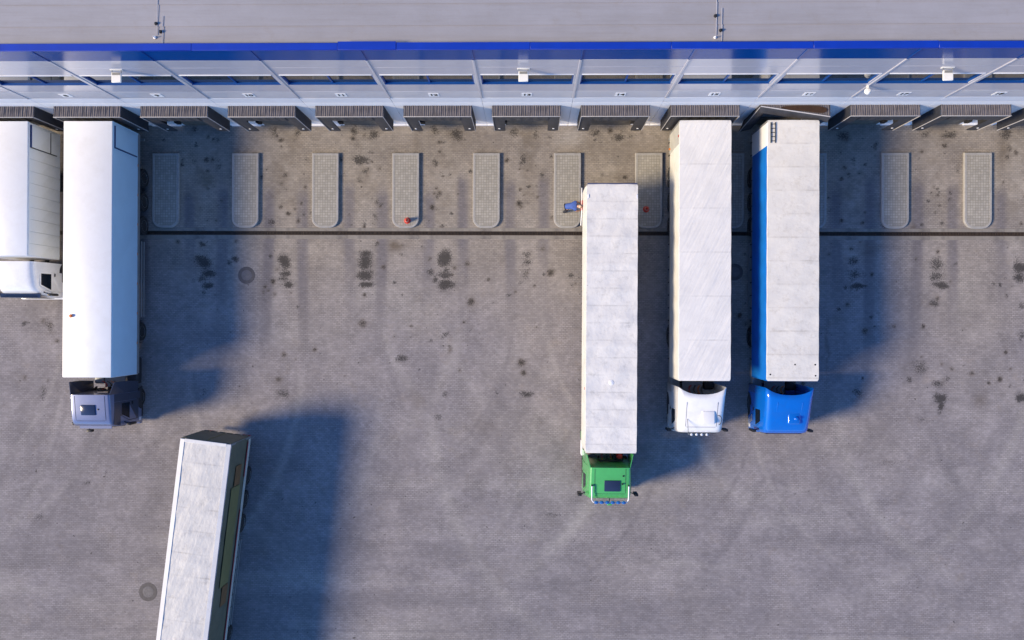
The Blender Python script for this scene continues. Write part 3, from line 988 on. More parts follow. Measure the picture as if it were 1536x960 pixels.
def head_mesh():
    vs, fs = [], []
    n = 24
    prof = [(-SH_D - 0.008, SH_TOP - 0.04), (-SH_D - 0.04, SH_TOP - 0.4), (-SH_D - 0.01, SH_TOP - 0.86), (-SH_D + 0.02, SH_TOP - 0.86), (-SH_D + 0.02, SH_TOP - 0.04)]
    for i in range(n + 1):
        x = -1.11 + 2.22 * i / n
        for q, (y, z) in enumerate(prof):
            vs.append((x, y + (0.015 * math.sin(i * 1.3) if q in (1, 2) else 0), z))
    for i in range(n):
        for q in range(4):
            a = i * 5 + q
            fs.append((a, a + 1, a + 6, a + 5))
    return mesh('head_curtain', vs, fs, M_SHELFRONT, 40)


HEAD = head_mesh()
DOT = lathe_mesh('marker', [(0.0, 0.0), (0.06, 0.0), (0.06, 0.02), (0.0, 0.025)], M_WHITEPLATE, 'Y', 16)


SHELTER_LABELS = {7: 'black dock shelter over the white rigid box lorry', 8: 'black dock shelter over the smooth white box trailer',
                  9: 'empty dock shelter nearest the white box trailer on its right', 10: 'empty dock shelter below the plate reading ten',
                  11: 'empty dock shelter below the plate reading eleven', 12: 'empty dock shelter below the plate reading twelve',
                  13: 'empty dock shelter under the middle floodlight', 14: 'empty dock shelter behind the pale grey tarpaulin trailer',
                  15: 'straight dock shelter over the creased white tarpaulin trailer', 17: 'empty dock shelter next right of the bent one',
                  18: 'empty dock shelter under the plate reading eighteen', 19: 'dock shelter cut off by the right edge'}


def shelter(n):
    t = thing('dock_shelter', SHELTER_LABELS[n], 'dock shelter', (bay_x(n) - 0.03, WALL_Y, 0), 0, 'dock shelters along the wall')
    link('top', TOP_MESH, t)
    for s in (-1, 1):
        link('cheek', CHEEKS[s], t)
        leg = link('side_curtain', LEGS[s], t)
        link('marker', DOT, leg, None, (s * (SH_W - 0.28), -SH_D - 0.05, SH_BOT + 0.55))
        xo = s * (SH_W - 0.012)
        link('edge_trim', box_mesh(0.022, 0.035, SH_TOP - SH_BOT - 0.05, 0, M_SHELEDGE), t, None, (xo, -SH_D - 0.026, (SH_TOP + SH_BOT) / 2 - 0.02))
    link('head_curtain', HEAD, t)
    link('front_rail', box_mesh(2 * SH_W, 0.035, 0.05, 0.006, M_SHELEDGE), t, None, (0, -SH_D - 0.026, SH_TOP + 0.012))


for n in range(7, 20):
    if n != 16:
        shelter(n)


def bent_shelter(n):
    t = thing('dock_shelter', 'bent dock shelter with torn brown lining behind the blue lorry', 'dock shelter', (bay_x(n) - 0.03, WALL_Y, 0), 0, 'dock shelters along the wall')
    link('top', ribbed_top(0.10, 0.62), t)
    # torn hole showing the lining
    pts = []
    for i in range(20):
        a = 2 * math.pi * i / 20
        x = 0.45 + 1.15 * math.cos(a)
        y = -0.05 - 0.13 * (1 + 0.7 * x / 1.6) * (1 + math.sin(a)) * (1 + 0.12 * math.sin(3 * a))
        pts.append((x, y, SH_TOP + 0.035 + 0.005 * math.sin(5 * a)))
    pts2 = [(x, y, z - 0.03) for x, y, z in pts]
    k = len(pts)
    fs = [tuple(range(k))[::-1], tuple(range(k, 2 * k))] + [(i, (i + 1) % k, k + (i + 1) % k, k + i) for i in range(k)]
    link('torn_lining', mesh('torn_lining', pts + pts2, fs, M_BROWN), t)
    A, B = Vector((-SH_W, -0.10, SH_TOP + 0.05)), Vector((SH_W, -0.62, SH_TOP + 0.05))
    C, D = Vector((SH_W - 0.03, -0.80, SH_TOP - 0.30)), Vector((-SH_W + 0.02, -0.30, SH_TOP - 0.30))
    plate('head_curtain', [D, C, B, A], 0.03, M_SHELFRONT, t)
    plate('front_rail', [A + Vector((0, -0.02, 0)), B + Vector((0, -0.02, 0)), B + Vector((0, 0.03, 0.015)), A + Vector((0, 0.03, 0.015))], 0.03, M_SHELEDGE, t)
    # left cheek leans out, right one stands
    plate('cheek', [(-SH_W, -0.02, SH_BOT), (-SH_W - 0.25, -0.62, SH_BOT), (-SH_W, -0.10, SH_TOP), (-SH_W, -0.02, SH_TOP)], 0.02, M_SHELSIDE, t)
    plate('side_curtain', [(-SH_W - 0.25, -0.63, SH_BOT), (-SH_W + 0.35, -0.48, SH_BOT), (-SH_W + 0.4, -0.18, SH_TOP - 0.1), (-SH_W, -0.12, SH_TOP)], 0.02, M_SHELFRONT, t)
    tube('edge_trim', [(-SH_W - 0.26, -0.64, SH_BOT), (-SH_W - 0.01, -0.13, SH_TOP)], 0.02, M_SHELEDGE, t)
    plate('cheek', [(SH_W, -0.02, SH_TOP), (SH_W, -0.62, SH_TOP), (SH_W, -0.52, SH_BOT), (SH_W, -0.02, SH_BOT)], 0.02, M_SHELSIDE, t)
    plate('side_curtain', [(SH_W - 0.36, -0.50, SH_BOT), (SH_W, -0.56, SH_BOT), (SH_W, -0.66, SH_TOP - 0.05), (SH_W - 0.36, -0.60, SH_TOP - 0.05)], 0.02, M_SHELFRONT, t)


bent_shelter(16)

# ------------------------------------------------------------------ dock number signs


def text_mesh(body, size):
    cu = bpy.data.curves.new('txt', 'FONT')
    cu.body = body
    cu.size = size
    cu.align_x = 'CENTER'
    cu.align_y = 'CENTER'
    cu.extrude = 0.003
    cu.offset = 0.014
    tmp = bpy.data.objects.new('txt', cu)
    col.objects.link(tmp)
    dg = bpy.context.evaluated_depsgraph_get()
    me = bpy.data.meshes.new_from_object(tmp.evaluated_get(dg))
    bpy.data.objects.remove(tmp)
    me.materials.clear()
    me.materials.append(M_INK)
    return me


WORDS = {8: 'eight', 9: 'nine', 10: 'ten', 11: 'eleven', 12: 'twelve', 13: 'thirteen', 14: 'fourteen', 15: 'fifteen', 16: 'sixteen', 17: 'seventeen', 18: 'eighteen'}
for n in range(8, 19):
    t = thing('dock_sign', 'white number plate reading %s on the grey cladding' % WORDS[n], 'sign', (bay_x(n), WALL_Y - 0.004, 5.90), 0, 'dock number plates')
    link('plate', box_mesh(0.50, 0.012, 0.50, 0, M_WHITEPLATE), t, None, (0, -0.006, 0))
    o = link('number', text_mesh(str(n), 0.40), t, None, (0, -0.0165, 0))
    o.rotation_euler = (R(90), 0, 0)

# ------------------------------------------------------------------ floodlights, camera, roof wires
for x, lab in ((-17.95, 'leftmost of the three white floodlights on the cladding'), (-0.28, 'middle one of the three white floodlights on the cladding'), (17.75, 'rightmost of the three white floodlights on the cladding')):
    t = thing('floodlight', lab, 'floodlight', (x, WALL_Y - 0.001, 9.75), 0, 'floodlights on the cladding')
    box('wall_plate', -0.27, 0.27, -0.03, 0.0, -0.05, 0.12, M_LAMP, t, 0.006)
    for s in (-1, 1):
        box('arm', s * 0.2 - 0.015, s * 0.2 + 0.015, -0.16, -0.03, 0.03, 0.07, M_GALV, t)
    h = box('housing', -0.21, 0.21, -0.56, -0.12, 0.0, 0.09, M_LAMP, t, 0.015)
    link('lens', box_mesh(0.36, 0.36, 0.012, 0, M_LIGHTLENS), h, None, (0, 0, -0.051))
    for i in range(5):
        link('fin', box_mesh(0.34, 0.012, 0.02, 0, M_GALV), h, None, (0, 0.10 + 0.022 * i, 0.055))

t = thing('security_camera', 'small white dome camera on the wall right of dock 16', 'camera', (15.45, WALL_Y - 0.001, 7.25))
box('bracket', -0.05, 0.05, -0.2, 0.0, -0.03, 0.03, M_LAMP, t, 0.008)
link('housing', lathe_mesh('camhouse', [(0.0, 0.13), (0.09, 0.11), (0.14, 0.05), (0.15, -0.03), (0.0, -0.03)], M_LAMP), t, None, (0, -0.27, 0.0))
link('dome', lathe_mesh('camdome', [(0.0, -0.16), (0.08, -0.14), (0.12, -0.08), (0.125, -0.03)], M_BLACK), t, None, (0, -0.27, 0.0))

RZ = 12.01


def roof_conductor(xa, ya, xb, yb, xw, yw, wire_x, wire2_x, lab):
    t = thing('lightning_conductor', lab, 'roof conductor', (xa, ya, RZ), 0, 'lightning conductors on the roof')
    blk = lathe_mesh('holder', [(0.0, 0.10), (0.04, 0.09), (0.06, 0.05), (0.075, 0.0), (0.0, 0.0)], M_BLACK, seg=20)
    link('holder', blk, t, None, (0, 0, 0))
    link('holder', blk, t, None, (xb - xa, yb - ya, 0))
    tube('wire', [(wire_x - xa, 12.0, 0.02), (wire_x - xa, 0.1, 0.02), (wire_x - xa - 0.02, yw - ya + 0.1, 0.02)], 0.011, M_WIRE, t)
    tube('wire', [(wire2_x - xa, 0.3, 0.02), (wire2_x - xa, yb - ya, 0.02), (wire2_x - xa, WALL_Y + 0.3 - ya, 0.02)], 0.011, M_WIRE, t)
    link('clip', lathe_mesh('clip', [(0.0, 0.18), (0.015, 0.17), (0.02, 0.05), (0.06, 0.03), (0.06, 0.0), (0.0, 0.0)], M_WHITEPLATE, seg=16), t, None, (xw - xa, yw - ya, 0))


roof_conductor(-15.17, 12.04, -14.98, 11.71, -15.22, 11.47, -15.12, -14.9, 'left roof conductor with two black holders and thin wires')
roof_conductor(7.41, 12.26, 7.62, 11.68, 7.39, 11.39, 7.45, 7.66, 'right roof conductor with two black holders and thin wires')

# ------------------------------------------------------------------ vehicle parts
TYRE_S = lathe_mesh('tyre_single', [(0.29, -0.15), (0.44, -0.16), (0.495, -0.14), (0.51, -0.10), (0.51, 0.10), (0.495, 0.14), (0.44, 0.16), (0.29, 0.15)], M_TYRE, 'X', 36)
RIM_S = lathe_mesh('rim_single', [(0.0, 0.02), (0.09, 0.03), (0.11, 0.10), (0.13, 0.06), (0.20, 0.05), (0.26, 0.10), (0.30, 0.155), (0.30, -0.14), (0.0, -0.14)], M_RIM, 'X', 28)
RIM_SL = lathe_mesh('rim_single_left', [(0.0, -0.02), (0.09, -0.03), (0.11, -0.10), (0.13, -0.06), (0.20, -0.05), (0.26, -0.10), (0.30, -0.155), (0.30, 0.14), (0.0, 0.14)], M_RIM, 'X', 28)


def wheel(root, x, y, side):
    w = link('wheel', TYRE_S, root, None, (x, y, 0.51))
    link('rim', RIM_S if side > 0 else RIM_SL, w)
    return w


def axle(root, y, wx, double=False):
    tube('axle', [(-wx + 0.12, y, 0.51), (wx - 0.12, y, 0.51)], 0.07, M_CHASSIS, root)
    for s in (-1, 1):
        wheel(root, s * wx, y, s)
        if double:
            w = link('wheel', TYRE_S, root, None, (s * (wx - 0.34), y, 0.51))


def section(y, zb, zs, top, wb, wt, r, crown=0.03, n=5, shift=0.0):
    """One slice through a cab: up the left side, over the roof, down the right side. shift moves the roof edge back at the corners."""
    pts = [(-wb, zb), (-wb, min(zs, top - r - 0.02))]
    arc = []
    for i in range(n + 1):
        a = math.pi - (math.pi / 2) * i / n
        arc.append((-(wt - r) + r * math.cos(a), top - r + r * math.sin(a)))
    roof = []
    for i in range(1, 8):
        u = -1 + 2 * i / 8
        roof.append(((wt - r) * u, top + crown * (1 - u * u)))
    left = pts + arc
    right = [(-x, z) for x, z in left[::-1]]
    allp = left + roof + right
    out = []
    for x, z in allp:
        u = min(1.0, abs(x) / max(wt, 1e-3))
        out.append(Vector((x, y + shift * (u ** 2.6), z)))
    return out


def loft(name, secs, m, parent, cap0=True, cap1=True, smooth=32, solid=0.0):
    n = len(secs[0])
    vs = [p for s in secs for p in s]
    fs = []
    for k in range(len(secs) - 1):
        for i in range(n - 1):
            a = k * n + i
            fs.append((a + 1, a + n + 1, a + n, a))
    for k in range(len(secs) - 1):       # underside
        a, b = k * n, k * n + n - 1
        fs.append((a + n, b + n, b, a))
    if cap0:
        fs.append(tuple(range(n)))
    if cap1:
        fs.append(tuple(range((len(secs) - 1) * n, len(secs) * n))[::-1])
    me = mesh(name, vs, fs, m, smooth)
    o = link(name, me, parent)
    if solid:
        md = o.modifiers.new('thick', 'SOLIDIFY')
        md.thickness = solid
        md.offset = -1
    return o


def cab_sections(style):
    if style == 'deflector':      # high roof, straight rear edge
        rows = [(0.00, 1.30, 1.02, 1.00, 0.10), (0.02, 1.75, 1.14, 1.10, 0.14), (0.05, 2.25, 1.20, 1.12, 0.18), (0.08, 2.80, 1.235, 1.06, 0.2),
                (0.11, 3.00, 1.25, 1.05, 0.2), (0.16, 3.16, 1.25, 1.05, 0.18), (0.28, 3.30, 1.25, 1.05, 0.16), (0.50, 3.39, 1.25, 1.05, 0.14), (1.00, 3.47, 1.25, 1.05, 0.13), (1.78, 3.57, 1.25, 1.03, 0.12)]
        return [section(y, 0.55, 1.95, t, wb, wt, r, 0.025) for y, t, wb, wt, r in rows], 1.78
    if style == 'fairing':        # one smooth moulded roof with a hollow back edge
        rows = [(0.00, 1.30, 1.02, 1.00, 0.10, 0), (0.015, 1.75, 1.12, 1.06, 0.2, 0), (0.04, 2.25, 1.18, 1.08, 0.3, 0), (0.08, 2.75, 1.22, 1.09, 0.36, 0),
                (0.15, 2.98, 1.24, 1.12, 0.36, 0), (0.32, 3.14, 1.25, 1.14, 0.36, 0), (0.85, 3.32, 1.25, 1.16, 0.34, 0), (1.45, 3.50, 1.25, 1.17, 0.30, 0.05),
                (1.85, 3.62, 1.25, 1.19, 0.27, 0.18), (2.12, 3.70, 1.25, 1.22, 0.24, 0.36)]
        return [section(y, 0.55, 1.95, t, wb, wt, r, 0.02, shift=s) for y, t, wb, wt, r, s in rows], 1.85
    # low rounded cab of the rigid lorry
    rows = [(0.00, 1.20, 1.00, 0.98, 0.10), (0.05, 1.70, 1.15, 1.10, 0.22), (0.12, 2.15, 1.20, 1.12, 0.32), (0.22, 2.60, 1.22, 1.10, 0.40),
            (0.36, 2.82, 1.23, 1.08, 0.42), (0.60, 2.98, 1.24, 1.06, 0.42), (1.10, 3.10, 1.24, 1.05, 0.40), (1.60, 3.16, 1.24, 1.04, 0.36), (1.86, 3.14, 1.24, 1.03, 0.34)]
    return [section(y, 0.55, 1.95, t, wb, wt, r, 0.03) for y, t, wb, wt, r in rows], 1.86


def side_x(z, style):
    wt, top = {'deflector': (1.05, 3.3), 'fairing': (1.155, 2.85), 'low': (1.05, 2.72)}[style]
    if z <= 1.95:
        return 1.25
    f = min(1, (z - 1.95) / (top - 1.95))
    return 1.25 + (wt - 1.25) * f


def side_patch(name, poly, style, s, off, m, parent, thick=0.012):
    """A panel that follows the side of a cab; poly is a list of (y, z)."""
    inner = [Vector((s * (side_x(z, style) + off - 0.02), y, z)) for y, z in poly]
    outer = [Vector((s * (side_x(z, style) + off), y, z)) for y, z in poly]
    n = len(poly)
    fs = [tuple(range(n)), tuple(range(n, 2 * n))[::-1]] + [(i, n + i, n + (i + 1) % n, (i + 1) % n) for i in range(n)]
    me = mesh(name, inner + outer, fs, m)
    bm = bmesh.new()
    bm.from_mesh(me)
    bmesh.ops.recalc_face_normals(bm, faces=bm.faces)
    bm.to_mesh(me)
    bm.free()
    return link(name, me, parent)


def mirrors(root, style, m=M_BLACK, y=0.16, reach=1.47):
    for s in (-1, 1):
        mi = box('mirror', s * (reach - 0.11), s * (reach + 0.11), y - 0.07, y + 0.06, 1.75, 2.45, m, root, 0.04, 2)
        c = mi.location
        link('mirror_arm', tube_mesh([(-s * 0.06, 0.02, 0.2), (-s * 0.36, 0.14, 0.22)], 0.025, M_BLACK), mi)
        link('mirror_glass', box_mesh(0.17, 0.006, 0.5, 0, M_GLASSDARK), mi, None, (0, 0.065 + 0.002, 0))


def cab_common(root, style, pm, side_m, rear_dark):
    secs, yb = cab_sections(style)
    if style == 'fairing':
        body = loft('cab_body', secs, pm, root, True, False, 34, 0.03)
        box('cab_rear_wall', -1.16, 1.16, yb - 0.06, yb, 0.6, 2.85, rear_dark, root, 0.02)
    else:
        body = loft('cab_body', secs, pm, root, True, True, 34)
    dm = side_m
    for s in (-1, 1):
        d = side_patch('door', [(0.30, 0.95), (1.36, 0.95), (1.36, 1.94), (1.36, 2.62), (0.62, 2.62), (0.30, 1.94)], style, s, 0.012, dm, root)
        side_patch('door_window', [(0.42, 1.92), (1.26, 1.92), (1.26, 2.55), (0.68, 2.55)], style, s, 0.018, M_GLASSDARK, d)
        side_patch('door_handle', [(1.14, 1.58), (1.30, 1.58), (1.30, 1.66), (1.14, 1.66)], style, s, 0.045, M_BLACK, d)
        side_patch('step', [(0.35, 0.42), (0.98, 0.42), (0.98, 0.58), (0.35, 0.58)], style, s, 0.0, M_CHASSIS, root)
        side_patch('headlight', [(0.16, 0.62), (0.34, 0.62), (0.34, 0.86), (0.16, 0.86)], style, s, 0.006, M_LIGHTLENS, root)
        # wheel arch: dark half disc behind the step
        arch = [(1.38 + 0.62 * math.cos(a), 0.52 + 0.62 * math.sin(a)) for a in [math.pi * i / 10 for i in range(11)]]
        side_patch('wheel_arch', arch, style, s, 0.008, M_CHASSIS, root)
    # windscreen, visor, grille, bumper
    plate('windscreen', [(-0.98, 0.008, 1.78), (0.98, 0.008, 1.78), (0.9, 0.06, 2.66), (-0.9, 0.06, 2.66)], 0.02, M_GLASSDARK, root)
    plate('grille', [(-0.75, -0.012, 0.75), (0.75, -0.012, 0.75), (0.75, -0.008, 1.28), (-0.75, -0.008, 1.28)], 0.015, M_CHASSIS, root)
    box('bumper', -1.2, 1.2, -0.06, 0.16, 0.32, 0.62, pm, root, 0.05, 2)
    mirrors(root, style)
    return body


def chassis(root, length, rear_axles, double=True):
    for s in (-1, 1):
        box('frame_rail', s * 0.38 - 0.04, s * 0.38 + 0.04, 0.75, length, 0.72, 0.98, M_CHASSIS, root)
    axle(root, 1.38, 1.04)
    for y in rear_axles:
        axle(root, y, 1.08, double)


def tractor(label, x, y, rot, style, pm, side_m, rear_dark, length=6.0, group='lorry tractors'):
    t = thing('lorry_tractor', label, 'lorry', (x, y, 0), rot, group)
    cab_common(t, style, pm, side_m, rear_dark)
    chassis(t, length, (5.0,))
    box('deck_plate', -0.55, 0.55, 1.98, 3.3, 0.985, 1.01, M_GALV, t)
    f = lathe_mesh('fifth_wheel', [(0.0, 1.185), (0.42, 1.185), (0.45, 1.12), (0.45, 1.02), (0.0, 1.02)], M_CHASSIS, seg=28)
    link('fifth_wheel', f, t, None, (0, 4.35, 0))
    for s in (-1, 1):
        box('fuel_tank' if s < 0 else 'battery_box', s * 0.62, s * 1.18, 2.15, 3.6, 0.38, 0.98, M_GALV if s < 0 else M_CHASSIS, t, 0.1, 3)
        arch = []
        vs, fs = [], []
        for i in range(11):
            a = math.pi * i / 10
            for xx in (s * 0.55, s * 1.24):
                vs.append((xx, 5.0 + 0.6 * math.cos(a), 0.51 + 0.58 * math.sin(a)))
        for i in range(10):
            fs.append((2 * i, 2 * i + 1, 2 * i + 3, 2 * i + 2))
        o = link('mudguard', mesh('mudguard', vs, fs, M_CHASSIS, 60), t)
        md = o.modifiers.new('thick', 'SOLIDIFY')
        md.thickness = 0.02
        box('tail_light', s * 0.75, s * 1.1, length - 0.04, length, 0.72, 0.86, M_TAIL, t)
    # coiled air and power lines between cab and trailer
    for k, (xo, m) in enumerate(((-0.25, M_RED), (0.0, M_BLACK), (0.22, M_AMBER), (0.4, M_BLACK))):
        pts = []
        y0 = 1.9 if style != 'deflector' else 1.83
        for i in range(60):
            u = i / 59
            a = u * 2 * math.pi * 7
            pts.append((xo + 0.05 * math.cos(a), y0 + 0.05 + 0.5 * u, 1.9 - 0.5 * math.sin(math.pi * u) + 0.05 * math.sin(a)))
        tube('air_line', pts, 0.012, m, t, 6)
    box('hose_bracket', -0.45, 0.55, (1.9 if style != 'deflector' else 1.83), (1.98 if style != 'deflector' else 1.9), 1.82, 1.98, M_CHASSIS, t, 0.01)
    return t


def side_wings(t, m, yb=1.8, reach=0.62):
    """Side extenders that flare back from the cab's rear corners."""
    for s in (-1, 1):
        q = [Vector((s * 1.235, yb - 0.05, 0.95)), Vector((s * 1.25, yb + reach - 0.1, 0.95)), Vector((s * 1.235, yb + reach, 2.2)), Vector((s * 1.19, yb + reach, 3.35)), Vector((s * 1.02, yb - 0.04, 3.52)), Vector((s * 1.18, yb - 0.05, 2.2))]
        n = len(q)
        vs = q + [p + Vector((-s * 0.035, 0, 0)) for p in q]
        fs = [tuple(range(n)), tuple(range(n, 2 * n))[::-1]] + [(i, n + i, n + (i + 1) % n, (i + 1) % n) for i in range(n)]
        me = mesh('side_extender', vs, fs, m)
        bm = bmesh.new()
        bm.from_mesh(me)
        bmesh.ops.recalc_face_normals(bm, faces=bm.faces)
        bm.to_mesh(me)
        bm.free()
        link('side_extender', me, t)


def roof_lines(t, style):
    """Pressed ribs and panel joints on a cab roof, plus the drip rail along its edge."""
    secs, _ = cab_sections(style)
    mid = len(secs[0]) // 2

    def z_at(x, y):
        best = []
        for sc in secs:
            yy = sc[mid].y
            zz = min(sc, key=lambda p: (abs(p.x - x) - p.z * 0.02)).z
            best.append((yy, zz))
        for (ya, za), (yb, zb) in zip(best[:-1], best[1:]):
            if ya <= y <= yb:
                return za + (zb - za) * (y - ya) / max(1e-6, yb - ya)
        return best[-1][1]
    dark = mat('panel_joint', (0.03, 0.03, 0.035), 0.7)
    for x in (-0.78, 0.78):
        tube('panel_joint', [(x, y, z_at(x, y) + 0.002) for y in np.linspace(0.45, 1.72, 12)], 0.008, dark, t, 6)
    tube('panel_joint', [(x, 0.42, z_at(x, 0.42) + 0.003) for x in np.linspace(-0.74, 0.74, 9)], 0.008, dark, t, 6)


def hatch(t, x0, x1, y0, y1, z, m=M_HATCH):
    h = box('roof_hatch', x0, x1, y0, y1, z - 0.03, z + 0.045, m, t, 0.03, 2)
    h.rotation_euler.x = math.atan(0.15)
    return h


# ------------------------------------------------------------------ trailers
def roof_grid(W, L, z, bows, sag, crown, rag, seed, edge=0.10, m=None, lip=0.0):
    """Tarp roof stretched over bows, its edges folded down over the side rails."""
    nx, ny = 22, 150
    vs, fs = [], []
    g = np.random.default_rng(seed)
    ph = g.random(8) * 6.28
    xs = [-W / 2 - lip] + list(np.linspace(-W / 2, W / 2, nx - 1)) + [W / 2 + lip]
    nxx = len(xs)
    for j in range(ny + 1):
        v = j / ny
        y = -L * v
        bow = abs(math.sin(math.pi * v * bows))
        for i, x in enumerate(xs):
            u = 2 * x / W
            un = min(1.0, abs(u))
            h = crown * (1 - un ** 2) - sag * bow ** 0.7 * (1 - un ** 4)
            h += rag * (math.sin(3.1 * x + 1.7 * y + ph[0]) + math.sin(5.3 * x - 2.9 * y + ph[1]) + 0.6 * math.sin(9.1 * y + ph[2] + 2 * x))
            zz = z + h
            if i in (0, nxx - 1):
                zz = z - edge
            xo = x + (0.005 * math.sin(5 * y + ph[3]) * (1 if i in (0, 1, nxx - 2, nxx - 1) else 0))
            # rounded corners at the ends
            endd = min(v, 1 - v) * L
            if endd < 0.12:
                k = (0.12 - endd) / 0.12
                xo *= 1 - 0.035 * k * k
                zz -= 0.03 * k * k
            vs.append((xo, y, zz))
    for j in range(ny):
        for i in range(nxx - 1):
            a = j * nxx + i
            fs.append((a, a + nxx, a + nxx + 1, a + 1))
    return mesh('roof', vs, fs, m, 55)


def curtain_grid(s, W, L, z0, z1, m, wave, seed, y_start=0.0, bulge=None):
    ny, nz = 110, 8
    vs, fs = [], []
    g = np.random.default_rng(seed)
    ph = g.random(4) * 6.28
    for j in range(ny + 1):
        y = -y_start - (L - y_start) * j / ny
        for k in range(nz + 1):
            f = k / nz
            z = z0 + (z1 - z0) * f
            d = wave * math.sin(math.pi * f) * (0.5 + 0.5 * math.sin(4.6 * y + ph[0]) + 0.3 * math.sin(1.3 * y + ph[1])) + 0.4 * wave * math.sin(math.pi * f)
            if bulge:
                d += bulge(y, f)
            vs.append((s * (W / 2 + d), y, z))
    n = nz + 1
    for j in range(ny):
        for k in range(nz):
            a = j * n + k
            q = (a, a + 1, a + n + 1, a + n)
            fs.append(q if s < 0 else q[::-1])
    return mesh('side_curtain', vs, fs, m, 60)


STRAP = box_mesh(0.012, 0.05, 0.34, 0, M_BLACK)
BUCKLE = box_mesh(0.04, 0.07, 0.09, 0.01, M_CHASSIS)


def running_gear(t, W, L, axle_y, light_side=M_GALV, guards=True):
    for s in (-1, 1):
        box('frame_rail', s * 0.55 - 0.05, s * 0.55 + 0.05, -L + 0.5, -0.3, 0.88, 1.09, M_CHASSIS, t)
        box('side_rail', s * (W / 2 - 0.07), s * (W / 2 - 0.005), -L + 0.03, -0.03, 1.06, 1.22, M_GALV, t, 0.01)
        box('mudguard', s * (W / 2 - 0.42), s * (W / 2 - 0.01), axle_y - 2.05, axle_y + 2.05, 1.03, 1.055, M_CHASSIS, t)
        box('landing_leg', s * 0.75 - 0.06, s * 0.75 + 0.06, -L + 2.75, -L + 2.87, 0.38, 0.879, M_GALV, t)
        if guards:
            gd = box('side_guard', s * (W / 2 - 0.05), s * (W / 2 - 0.015), -L + 3.1, axle_y - 2.2, 0.75, 0.87, M_GALV, t)
            link('guard_rail', box_mesh(0.035, abs(-L + 3.1 - axle_y + 2.2), 0.1, 0, M_GALV), gd, None, (0, 0, -0.28))
        box('tail_light', s * (W / 2 - 0.5), s * (W / 2 - 0.1), -0.02, 0.02, 0.86, 1.0, M_TAIL, t)
    box('rear_bumper', -W / 2 + 0.06, W / 2 - 0.06, -0.22, -0.1, 0.42, 0.56, M_GALV, t)
    box('cross_member', -0.6, 0.6, -0.3, -0.22, 0.5, 1.0, M_CHASSIS, t)
    for dy in (-1.31, 0.0, 1.31):
        axle(t, axle_y + dy, 1.07)
    box('load_bed', -W / 2 + 0.03, W / 2 - 0.03, -L + 0.02, -0.02, 1.10, 1.20, M_CHASSIS, t)


def trailer(label, x, y, rot, L, W, kind, roof_m, side_ms, seed, bows=11, sag=0.02, rag=0.004, H=4.0, wave=0.03, rear_panel=None, bulge=None, front_m=None, group='semi-trailers', crown=0.03, straps=True):
    t = thing('semi_trailer', label, 'trailer', (x, y, 0), rot, group)
    running_gear(t, W, L, -3.6)
    fm = front_m or roof_m
    if kind == 'box':
        b = box('roof', -W / 2, W / 2, -L, 0.0, H - 0.06, H, roof_m, t, 0.03, 2)
        for s in (-1, 1):
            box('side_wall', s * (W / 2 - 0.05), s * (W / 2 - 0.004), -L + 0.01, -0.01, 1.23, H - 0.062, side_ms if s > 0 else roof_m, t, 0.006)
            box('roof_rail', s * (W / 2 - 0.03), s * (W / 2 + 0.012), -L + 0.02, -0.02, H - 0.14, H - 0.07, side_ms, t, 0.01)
            box('bottom_rail', s * (W / 2 - 0.03), s * (W / 2 + 0.012), -L + 0.02, -0.02, 1.225, 1.33, M_GALV, t, 0.006)
    else:
        link('roof', roof_grid(W, L, H, bows, sag, crown, rag, seed, m=roof_m, lip=0.012), t)
        y0 = rear_panel[0] if rear_panel else 0.02
        for s in (-1, 1):
            link('side_curtain', curtain_grid(s, W - 0.02, L - 0.05, 1.14, H - 0.03, side_ms, wave, seed + s, y0, bulge if s < 0 else None), t)
            if straps:
                n = int(L / 0.68)
                for i in range(n):
                    yy = -0.5 - i * 0.68
                    if yy < -L + 0.4:
                        break
                    sp = link('strap', STRAP, t, None, (s * (W / 2 + 0.02), yy, 1.10))
                    link('buckle', BUCKLE, sp, None, (s * 0.02, 0, 0.02))
    # front wall and rear doors
    box('front_wall', -W / 2 + 0.005, W / 2 - 0.005, -L - 0.01, -L + 0.04, 1.205, H - 0.05, fm, t, 0.015)
    for s in (-1, 1):
        d = box('rear_door', s * 0.006, s * (W / 2 - 0.01), -0.045, -0.002, 1.21, H - 0.07, fm, t, 0.008)
        for q in (0.3, 0.75):
            link('lock_bar', tube_mesh([(s * (q - 0.62), 0.045, -1.3), (s * (q - 0.62), 0.045, 1.3)], 0.017, M_GALV), d)
        box('corner_post', s * (W / 2 - 0.08), s * (W / 2 + 0.008), -0.10, 0.004, 1.2, H - 0.04, M_GALV if kind != 'box' else side_ms, t, 0.006)
        if rear_panel:
            box('rear_side_panel', s * (W / 2 - 0.02), s * (W / 2 + 0.016), -rear_panel[0], -0.11, 1.2, H - 0.06, rear_panel[1], t, 0.006)
    return t


# --- dock 8: white box trailer behind a silver-blue tractor
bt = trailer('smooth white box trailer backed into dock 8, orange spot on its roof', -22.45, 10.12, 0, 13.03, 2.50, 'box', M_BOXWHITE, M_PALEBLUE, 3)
for s in (1,):
    p = box('raised_panel', 1.252, 1.285, -1.28, -0.2, 1.55, 3.72, M_PALEBLUE, bt, 0.008)  # raised side panel near the rear, dark strips along top and front edge
    link('panel_strip', box_mesh(0.05, 1.10, 0.07, 0, M_TRIMBLUE), p, None, (0.0, 0, 1.12))
    link('panel_strip', box_mesh(0.05, 0.06, 2.3, 0, M_TRIMBLUE), p, None, (0.0, -0.56, 0.0))
for s in (-1, 1):
    for k in range(7):
        box('marker_light', s * 1.264, s * 1.285, -1.8 - k * 1.6, -1.68 - k * 1.6, 1.34, 1.38, M_AMBER, bt)
st = tractor('silver-blue lorry tractor with grey roof hatch coupled to the box trailer', -22.55, -5.62, 0, 'deflector', P_SILVER, P_DARKBLUE, M_CHASSIS)
